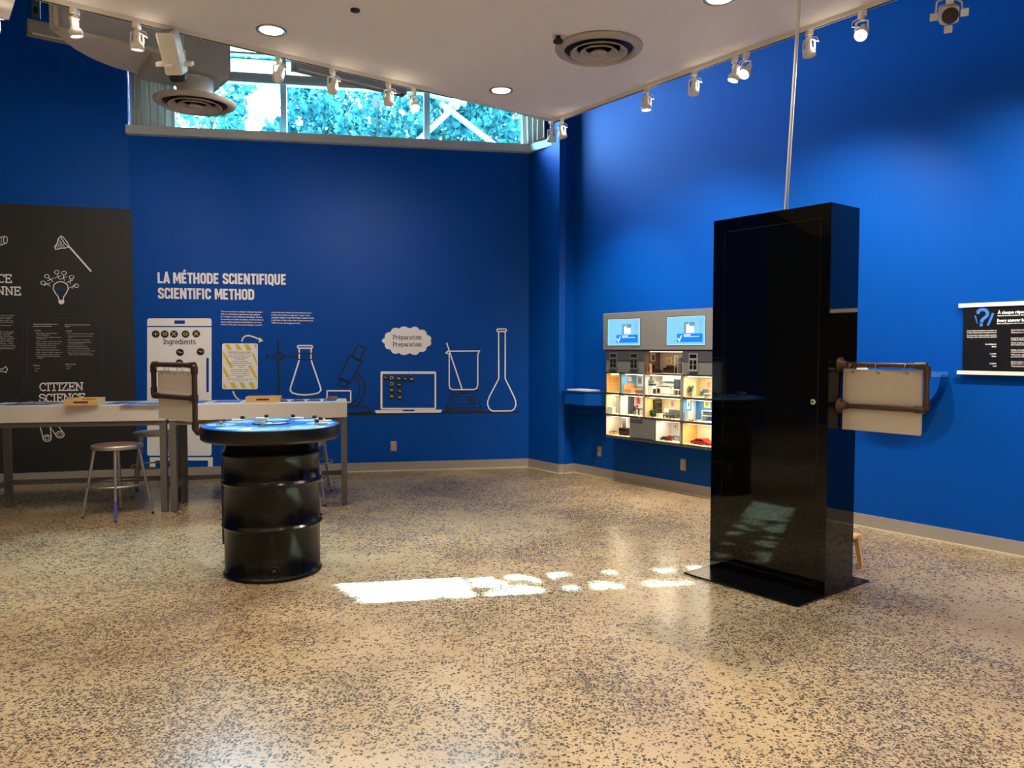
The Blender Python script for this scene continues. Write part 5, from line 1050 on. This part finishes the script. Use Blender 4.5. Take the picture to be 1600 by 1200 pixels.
# screens panel
sp = thing('screen_panel', 'grey panel holding two lit screens above the miniature house', 'screen panel', WR.w(0, 0, 0), WR.rz)
m = MB(); m.box(.712, 2.20, -HD-.012, 0, 1.395, 1.772); obj('panel_body', m, GREYP, sp, bevel=.004)
SKYS = pm('screen_sky', (30, 50, 70), .3, emit=(.17, .46, .80), estr=.8); SWH = pm('screen_white', (50, 50, 55), .3, emit=(.7, .9, 1), estr=.75); SBL = pm('screen_blue', (4, 30, 60), .3, emit=(.005, .13, .56), estr=1.0); SDK = pm('screen_dark', (60, 90, 100), .3, emit=(.06, .12, .15), estr=1.0); SGR = pm('screen_grey', (190, 190, 190), .3, emit=(.45, .5, .55), estr=1)
for i, (a, b) in enumerate(((.786, 1.232), (1.577, 2.028))):
    t = thing('display_screen', ('left' if i == 0 else 'right')+' lit blue screen with a white tick in the grey panel', 'screen', WR.w(0, 0, 0), WR.rz, 'lit screens above the miniature house')
    y0 = -HD-.0125; z0, z1 = 1.441, 1.706; W = b-a; H = z1-z0
    m = MB(); m.box(a-.008, b+.004, y0-.002, y0, z0-.006, z1+.006); obj('bezel', m, DARK, t)
    m = MB(); q = y0-.0025
    def rc(x0, x1, y0_, y1_, d, mi): m.plate([(a+x0*W, z0+y0_*H), (a+x1*W, z0+y0_*H), (a+x1*W, z0+y1_*H), (a+x0*W, z0+y1_*H)], q-d, .0003, mi)
    m.box(a, b, y0-.0025, y0-.002, z0, z1, 1); rc(.008, .992, .012, .988, 0, 0); rc(.28, .94, .10, .40, .0004, 2); rc(.46, .58, .42, .80, .0004, 3); rc(.52, .72, .42, .72, .0006, 4); rc(.56, .70, .5, .62, .0009, 1); rc(.60, .74, .66, .80, .0008, 3)
    m.stroke([(a+.305*W, z0+.25*H), (a+.345*W, z0+.15*H), (a+.405*W, z0+.34*H)], .013, q-.0009, mi=1, cap=False)
    text(m, 'BRAVO !', a+.46*W, z0+.33*H, .011, q-.0008, 1, bold=.03) if 0 else rc(.46, .64, .33, .37, .0008, 1); rc(.46, .86, .285, .305, .0008, 1)
    for P in ([(.88, .42), (.9, .7), (.87, .95)], [(.9, .7), (.95, .92)], [(.89, .6), (.84, .82)], [(.12, .1), (.13, .24)], [(.18, .13), (.26, .15)]): m.stroke([(a+x*W, z0+z*H) for x, z in P], .004, q-.0005, mi=3)
    obj('picture', m, [SKYS, SWH, SBL, SDK, SGR], t, recalc=False)

# ---- miniature furniture, each its own thing
def mini(name, parts, label, cat, room, x, y, z=0, group='miniature furnishings'):
    """x from the room's left wall, y depth from the front (0) to the back, z above the floor"""
    a, b, zb_, zt_ = ROOM[room]
    if x > .014: x = max(.012, x-.93*y)
    o = WR.w(a+x, HD-.003-y, zb_+.0035+z)
    if len(parts) == 1: r = obj(name, parts[0][1], parts[0][2], loc=o, rz=WR.rz)
    else:
        r = thing(name, label, cat, o, WR.rz)
        for n_, m_, mt_ in parts: obj(n_, m_, mt_, r)
    return tag(r, label, cat, group)
def bxs(*L):
    m = MB()
    for l in L: m.box(*l)
    return m
mDK = pm('mini_dark_wood', (48, 34, 30), .5); mBK = pm('mini_black', (24, 23, 24), .5); mWH = pm('mini_white', (228, 224, 214), .5); mPN = pm('mini_pine', (206, 152, 96), .5, var=.15); mGN = pm('mini_leaf', (38, 78, 34), .6, var=.4, scale=80); mTC = pm('mini_terracotta', (150, 84, 52), .7); mGR = pm('mini_grey', (96, 98, 100), .6); mRD = pm('mini_red', (176, 26, 24), .3); mCR = pm('mini_cream', (232, 224, 196), .6)
def sofa(w, d, h): return [('sofa_base', bxs((0, w, 0, d, .006, h*.45)), mDK), ('sofa_back', bxs((0, w, d*.7, d, h*.45, h)), mDK), ('sofa_arm', bxs((0, w*.1, 0, d*.7, h*.45, h*.72)), mDK), ('sofa_arm', bxs((w*.9, w, 0, d*.7, h*.45, h*.72)), mDK)]
def framed(w, h, ca, cb, side=False, band=None):
    m = MB()
    if side: m.box(0, .004, 0, w, 0, h, 0); m.box(.004, .0045, w*.12, w*.88, h*.1, h*.9, 1); m.box(.0045, .0048, w*.3, w*.7, h*.3, h*.7, 2)
    else: m.box(0, w, 0, .004, 0, h, 0); m.box(w*.1, w*.9, -.0005, 0, h*.1, h*.9, 1); m.box(w*.28, w*.72, -.0008, -.0005, h*.25, h*.72, 2)
    return m, [pm('mini_frame_%d_%d_%d' % ca, ca, .5), pm('mini_print_%d_%d_%d' % cb, cb, .6), pm('mini_motif_%d_%d_%d' % (band or (120, 110, 110)), band or (120, 110, 110), .6)]
def pic(room, x, y, z, w, h, ca, cb, label, side=False, band=None):
    m, mt_ = framed(w, h, ca, cb, side, band); mini('framed_picture', [('p', m, mt_)], label, 'picture', room, x, y, z, 'miniature pictures')
Bk_ = .207
# living room under the roof
mini('sofa', sofa(.16, .07, .075), 'dark sofa in the miniature top floor living room', 'sofa', 'living_top', .235, .12)
mini('television_cabinet', [('cabinet', bxs((0, .05, 0, .11, 0, .035), (0, .02, 0, .11, .035, .05)), mDK), ('television', bxs((.01, .04, .025, .085, .037, .075)), mBK), ('screen', bxs((.040, .042, .03, .08, .041, .071)), mGR)], 'dark television cabinet by left wall of the miniature top floor', 'cabinet', 'living_top', .006, .06)
mini('shelf_rack', [('p', bxs((0, .035, 0, .03, 0, .003), (0, .035, 0, .03, .03, .033), (0, .035, 0, .03, .06, .063), (0, .035, 0, .03, .09, .093), (0, .003, 0, .03, 0, .093), (.032, .035, 0, .03, 0, .093)), mPN)], 'small pine shelf rack at left in the miniature top floor', 'rack', 'living_top', .012, .015)
mini('coffee_table', [('p', bxs((0, .08, 0, .045, .022, .028), (.004, .01, .004, .01, 0, .022), (.07, .076, .004, .01, 0, .022), (.004, .01, .035, .041, 0, .022), (.07, .076, .035, .041, 0, .022)), mDK)], 'low dark coffee table in the miniature top floor', 'table', 'living_top', .14, .05)
pic('living_top', .004, .075, .115, .06, .075, (220, 206, 170), (70, 62, 54), 'dark print in pale frame on left wall of miniature top floor', True, (50, 44, 40))
pic('living_top', .275, Bk_-.004, .085, .085, .075, (206, 172, 110), (230, 206, 150), 'ochre framed picture above the miniature dark sofa', band=(190, 150, 90))
mini('tall_cabinet', [('p', bxs((0, .05, 0, .04, 0, .10), (0, .05, 0, .04, .104, .15)), mGR)], 'tall dark cabinet at right end of the miniature top floor', 'cabinet', 'living_top', .405, .13)
mini('wire_shelf', [('p', bxs((0, .003, 0, .003, 0, .17), (.04, .043, 0, .003, 0, .17), (0, .043, 0, .003, .167, .17), (0, .043, 0, .003, .13, .133), (0, .043, 0, .003, .1, .103), (0, .043, 0, .003, .066, .069)), mWH)], 'white ladder shelf by the miniature tall cabinet', 'shelf', 'living_top', .375, .10)
# blind room, child room
m = MB()
for k in range(16): m.box(0, .172, 0, .003, k*.0115, k*.0115+.010)
mini('roller_blind', [('p', m, pm('mini_bamboo', (232, 190, 110), .6, var=.15, scale=60))], 'yellow bamboo blind closing the leftmost miniature room', 'blind', 'blind', .005, .04, .006)
mini('bed', [('headboard', bxs((0, .006, 0, .16, 0, .092)), mPN), ('mattress', bxs((.008, .10, .008, .15, .012, .04)), pm('mini_orange', (214, 150, 96), .7)), ('bed_frame', bxs((.006, .104, .004, .156, 0, .012)), mPN)], 'pine bed with orange cover in the miniature child bedroom', 'bed', 'child', .006, .03)
mini('dark_bench', [('p', bxs((0, .09, 0, .03, .02, .028), (0, .008, 0, .03, 0, .02), (.082, .09, 0, .03, 0, .02)), mBK)], 'dark bench at back wall of the miniature child bedroom', 'bench', 'child', .235, .17)
mini('toy_chest', [('p', bxs((0, .085, 0, .05, 0, .03), (-.002, .087, -.002, .052, .03, .035)), pm('mini_redwood', (150, 90, 66), .5))], 'brown toy chest at front of the miniature child bedroom', 'chest', 'child', .20, .05)
pic('child', .004, .095, .115, .055, .05, (150, 110, 80), (230, 200, 180), 'small pink picture on blue wall of the miniature child bedroom', True, (196, 110, 90))
pic('child', .215, Bk_-.004, .07, .085, .11, (240, 238, 230), (150, 158, 168), 'tall white framed poster in the miniature child bedroom', band=(90, 92, 110))
# kitchen
mini('kitchen_unit', [('base_cabinet', bxs((0, .155, 0, .05, .006, .075)), mWH), ('worktop', bxs((-.002, .157, -.004, .05, .075, .081)), pm('mini_worktop', (70, 72, 72), .3)), ('wall_cabinet', bxs((.0, .14, .018, .05, .13, .185)), mWH)], 'white kitchen units with grey worktop in the miniature kitchen', 'kitchen unit', 'kitchen', .213, .15)
mini('cooker', [('body', bxs((0, .05, 0, .055, 0, .085)), mWH), ('oven_door', bxs((.05, .052, .006, .049, .008, .055)), mBK), ('hob', bxs((0, .05, 0, .055, .085, .1)), mBK)], 'white cooker with black oven door at left in the miniature kitchen', 'cooker', 'kitchen', .006, .045)
mini('dishwasher', [('p', bxs((0, .055, 0, .05, 0, .075)), mWH), ('door', bxs((.01, .045, -.002, 0, .012, .055)), mBK)], 'white dishwasher with dark window between cooker and units', 'dishwasher', 'kitchen', .088, .15)
mini('cooker_hood', [('p', bxs((0, .06, 0, .06, .0, .012), (.015, .04, .02, .045, .012, .05)), STEEL)], 'steel cooker hood above the miniature cooker', 'hood', 'kitchen', .006, .045, .13)
mini('refrigerator', [('p', bxs((0, .07, 0, .05, 0, .15), (.003, .067, -.003, 0, .003, .06), (.003, .067, -.003, 0, .065, .147)), pm('mini_dark_steel', (74, 78, 84), .35, metal=.5))], 'dark steel refrigerator at right in the miniature kitchen', 'fridge', 'kitchen', .376, .15)
def chair(c): return [('seat', bxs((0, .034, 0, .034, .04, .045)), c), ('backrest', bxs((0, .034, .03, .034, .045, .085)), c)]+[('leg', bxs((x, x+.004, y, y+.004, 0, .04)), c) for x in (0, .03) for y in (0, .03)]
mini('kitchen_table', [('top', bxs((0, .09, 0, .055, .055, .06)), mWH)]+[('leg', bxs((x, x+.005, y, y+.005, 0, .055)), mWH) for x in (.003, .082) for y in (.003, .047)], 'white table at right front of the miniature kitchen', 'table', 'kitchen', .33, .02)
mini('mini_chair', chair(mWH), 'white chair left of the white miniature kitchen table', 'chair', 'kitchen', .285, .03, 0, 'miniature chairs')
mini('ceiling_lamp', [('p', bxs((0, .12, 0, .05, 0, .008)), pm('mini_lamp_panel', (255, 250, 235), .4, emit=(1, .95, .85), estr=5))], 'bright flat ceiling lamp in the miniature kitchen', 'lamp', 'kitchen', .28, .09, .172)
# hall
def plant(h, r, n, pot):
    m = MB()
    for k in range(n):
        a = rnd.uniform(0, 6.28); e = rnd.uniform(.1, 1.2); L = r*rnd.uniform(.6, 1.1); p = Vector((0, 0, pot+h*rnd.uniform(.1, .75))); leaf(m, p+Vector((cos(a), sin(a), 0))*r*rnd.uniform(0, .6), L*.6)
    s = MB(); s.tube([(0, 0, pot*.8), (0, 0, pot+h*.7)], .002, 0, 6); q = MB(); q.lathe([(.010, 0), (.014, pot), (.012, pot), (.010, pot*.8), (0, pot*.8)], 0, 14)
    return [('pot', q, mTC), ('stem', s, mDK), ('foliage', m, mGN)]
mini('potted_plant', plant(.09, .04, 80, .035), 'tall potted plant in the miniature hall right of the kitchen', 'plant', 'hall', .095, .06, 0, 'miniature plants')
mini('mini_door', [('p', bxs((0, .004, 0, .07, 0, .155)), mWH), ('door_frame', bxs((0, .006, -.006, 0, 0, .162), (0, .006, .07, .076, 0, .162), (0, .006, -.006, .076, .155, .162)), mCR)], 'white panelled door on left wall of the miniature hall', 'door', 'hall', .005, .10)
mini('armchair', [('p', bxs((0, .06, 0, .05, .01, .035), (0, .06, .04, .05, .035, .07), (0, .01, 0, .04, .035, .05), (.05, .06, 0, .04, .035, .05)), pm('mini_bluegrey', (92, 108, 120), .7))], 'blue grey armchair in the miniature hall', 'armchair', 'hall', .21, .12)
mini('white_bench', [('p', bxs((0, .14, 0, .04, .035, .042), (0, .006, 0, .04, 0, .035), (.134, .14, 0, .04, 0, .035), (0, .14, 0, .04, .012, .016)), mWH)], 'low white bench at front right of the miniature hall', 'bench', 'hall', .24, .02)
pic('hall', .285, Bk_-.004, .06, .075, .105, (228, 210, 170), (214, 190, 180), 'tall pale picture on back wall of the miniature hall', band=(190, 150, 150))
# bath, dining
mini('shower_curtain', [('p', bxs((0, .004, .0, .045, 0, .17), (.004, .008, .03, .075, 0, .17)), pm('mini_shower', (150, 156, 150), .5))], 'grey shower curtain in the leftmost miniature bathroom', 'curtain', 'bath', .10, .09)
mini('wash_basin', [('p', bxs((0, .06, 0, .05, 0, .06), (-.003, .063, -.003, .053, .06, .068)), mWH)], 'white wash basin in the leftmost miniature bathroom', 'basin', 'bath', .02, .012)
mini('grey_door', [('p', bxs((0, .004, 0, .085, 0, .185)), pm('mini_slate', (70, 76, 82), .6)), ('knob', bxs((.004, .007, .008, .013, .085, .09)), CHROME)], 'dark grey door in the miniature dining room', 'door', 'dining', .005, .11)
mini('dining_table', [('top', bxs((0, .07, 0, .06, .06, .066)), mBK)]+[('leg', bxs((x, x+.005, y, y+.005, 0, .06)), mBK) for x in (.003, .062) for y in (.003, .052)], 'black dining table in the miniature dining room', 'table', 'dining', .195, .07)
mini('mini_chair', chair(mBK), 'black chair left of the miniature dining table', 'chair', 'dining', .15, .08, 0, 'miniature chairs')
mini('mini_chair', chair(mWH), 'white chair at front right of the miniature dining room', 'chair', 'dining', .28, .02, 0, 'miniature chairs')
mini('flower_vase', [('vase', bxs((0, .01, 0, .01, 0, .016)), mRD), ('flowers', bxs((-.004, .014, -.004, .014, .016, .034)), mRD)], 'red flower vase on the black miniature dining table', 'vase', 'dining', .225, .095, .0665)
pic('dining', .215, Bk_-.004, .085, .075, .105, (236, 228, 222), (214, 120, 120), 'tall red and white poster in the miniature dining room', band=(170, 40, 44))
# living
mini('potted_plant', plant(.06, .045, 200, .02), 'bushy dark green plant at left of the miniature yellow living room', 'plant', 'living', .105, .05, 0, 'miniature plants')
m = MB(); m.box(0, .01, 0, .10, 0, .003); 
for k in range(6): m.box(0, .025, 0, .10, k*.032, k*.032+.004)
m.box(0, .025, 0, .004, 0, .165); m.box(0, .025, .096, .10, 0, .165)
bo = MB()
for k in range(5):
    y = .006
    while y < .088: w = rnd.uniform(.004, .01); bo.box(.004, .022, y, y+w, k*.032+.0045, k*.032+.004+rnd.uniform(.016, .025), rnd.randrange(3)); y += w+.001
mini('bookcase', [('frame', m, mDK), ('books', bo, [pm('mini_book_a', (86, 80, 66), .7), pm('mini_book_b', (58, 62, 56), .7), pm('mini_book_c', (104, 84, 60), .7)])], 'dark bookcase full of books in the miniature yellow living room', 'bookcase', 'living', .075, .105)
mini('low_table', [('p', bxs((0, .10, 0, .06, .025, .031), (.004, .01, .004, .01, 0, .025), (.09, .096, .004, .01, 0, .025), (.004, .01, .05, .056, 0, .025), (.09, .096, .05, .056, 0, .025)), mBK)], 'low black table in the miniature yellow living room', 'table', 'living', .23, .03)
mini('sofa', [('base', bxs((0, .15, 0, .06, .008, .035)), mGR), ('back', bxs((0, .15, .045, .06, .035, .072)), mGR)], 'grey sofa along back of the miniature yellow living room', 'sofa', 'living', .27, .13)
mini('white_cabinet', [('p', bxs((0, .055, 0, .035, 0, .04)), mWH)], 'low white cabinet beside the miniature bookcase', 'cabinet', 'living', .15, .03)
mini('side_lamp', [('shade', bxs((0, .03, 0, .03, .05, .08)), pm('mini_shade', (250, 236, 200), .6, emit=(1, .86, .6), estr=1.2)), ('base', bxs((.012, .018, .012, .018, 0, .05), (.004, .026, .004, .026, 0, .003)), mBK)], 'glowing table lamp in the miniature yellow living room', 'lamp', 'living', .255, .135)
pic('living', .33, Bk_-.004, .075, .07, .105, (238, 232, 220), (206, 180, 176), 'tall framed print at right of the miniature yellow living room', band=(170, 110, 120))
# bedroom
mini('chest_of_drawers', [('body', bxs((0, .04, 0, .07, 0, .085)), mWH)]+[('drawer', bxs((.04, .043, .004, .066, .006+k*.027, .028+k*.027)), mCR) for k in range(3)], 'white chest of drawers in the miniature blue bedroom', 'chest', 'bedroom', .006, .02)
mini('mini_door', [('p', bxs((0, .004, 0, .06, 0, .175)), mWH), ('knob', bxs((.004, .007, .006, .011, .08, .085)), CHROME)], 'white door on left wall of the miniature blue bedroom', 'door', 'bedroom', .005, .115)
mini('desk', [('top', bxs((0, .13, 0, .05, .09, .096)), mWH), ('side', bxs((0, .006, 0, .05, 0, .09)), mWH), ('side', bxs((.124, .13, 0, .05, 0, .09)), mWH), ('shelf', bxs((.006, .124, 0, .05, .045, .05)), mWH), ('basket', bxs((.02, .11, .01, .045, .052, .08)), mGR)], 'white desk with shelf in the miniature blue bedroom', 'desk', 'bedroom', .235, .12)
pic('bedroom', .004, .05, .105, .045, .085, (240, 236, 220), (226, 214, 150), 'yellow botanical picture on left wall of the miniature blue bedroom', True, (90, 100, 60))
pic('bedroom', .27, Bk_-.004, .115, .075, .075, (240, 234, 190), (232, 222, 150), 'square yellow picture above the white miniature desk', band=(186, 160, 70))
for k, (x, y, c) in enumerate(((.06, .03, mDK), (.10, .02, mRD), (.14, .03, mPN))): mini('toy_block', [('p', bxs((0, .022, 0, .014, 0, .012)), c)], ('dark', 'red', 'tan')[k]+' toy block on the miniature bedroom floor', 'toy', 'bedroom', x, y, 0, 'miniature toys')
# furnace room, store, garage
mini('furnace', [('body', bxs((0, .10, 0, .08, 0, .075)), mBK), ('flue', bxs((.025, .05, .03, .055, .075, .188)), STEEL), ('pipe', bxs((.075, .085, .03, .04, .075, .188)), mWH), ('trim_band', bxs((-.001, .101, -.001, .0, .034, .038)), mRD)], 'black furnace with tall flue in the miniature cellar', 'furnace', 'furnace', .18, .05)
for k, (x, y, z, c) in enumerate(((.03, .03, 0, mPN), (.085, .045, 0, mPN), (.05, .08, 0, mTC))): mini('storage_box', [('p', bxs((0, .04, 0, .03, 0, .026), (-.001, .041, -.001, .031, .022, .026)), c)], ('tan storage box at front left of the miniature cellar', 'tan storage box beside the miniature furnace', 'reddish storage box at the back of the miniature cellar')[k], 'box', 'furnace', x, y, z, 'miniature boxes')
def car(c, L, w, h):
    m = MB(); P = [(0, .008), (0, h*.55), (L*.12, h*.6), (L*.3, h), (L*.62, h), (L*.76, h*.62), (L*.97, h*.52), (L, h*.3), (L, .008)]
    n = len(P); m.add([(p[0], 0, p[1]) for p in P]+[(p[0], w, p[1]) for p in P], [tuple(range(n)), tuple(range(n, 2*n))[::-1]]+[((i+1) % n, i, n+i, n+(i+1) % n) for i in range(n)])
    g = MB(); g.add([(L*.2, -.0006, h*.66), (L*.32, -.0006, h*.93), (L*.6, -.0006, h*.93), (L*.7, -.0006, h*.66)], [(0, 1, 2, 3)])
    pr = [('car_body', m, c), ('car_window', g, mBK)]
    for x in (L*.2, L*.8):
        for y in (0, w): q = MB(); q.cyl((x, y-.003, h*.24), (x, y+.003, h*.24), h*.24, 0, 16); q.cyl((x, y-.0035, h*.24), (x, y+.0035, h*.24), h*.13, 1, 12); pr.append(('wheel', q, [mBK, STEEL]))
    return pr
mini('toy_car', car(mBK, .10, .05, .036), 'small black toy car in the white miniature storeroom', 'car', 'store', .035, .05, 0, 'miniature cars')
mini('red_box', [('p', bxs((0, .04, 0, .03, 0, .036), (.01, .03, .004, .026, .036, .05)), mRD)], 'red tool box in the white miniature storeroom', 'box', 'store', .15, .07)
mini('work_bench', [('top', bxs((0, .12, 0, .05, .034, .042)), mGR)]+[('leg', bxs((x, x+.008, y, y+.008, 0, .034)), mGR) for x in (0, .112) for y in (0, .042)], 'grey work bench in the white miniature storeroom', 'bench', 'store', .19, .12)
pic('store', .235, Bk_-.004, .09, .055, .075, (186, 140, 120), (206, 178, 160), 'brown print on back wall of the white miniature storeroom', band=(150, 96, 84))
mini('toy_car', car(mRD, .215, .09, .055), 'red sports toy car in the orange miniature garage', 'car', 'garage', .10, .05, 0, 'miniature cars')
mini('garage_door', [('p', bxs((0, .18, 0, .004, 0, .19), (.088, .092, -.001, 0, 0, .19)), mCR), ('door_knob', bxs((.075, .08, -.004, 0, .085, .09)), mTC)], 'cream double door at back of the orange miniature garage', 'door', 'garage', .19, .198)
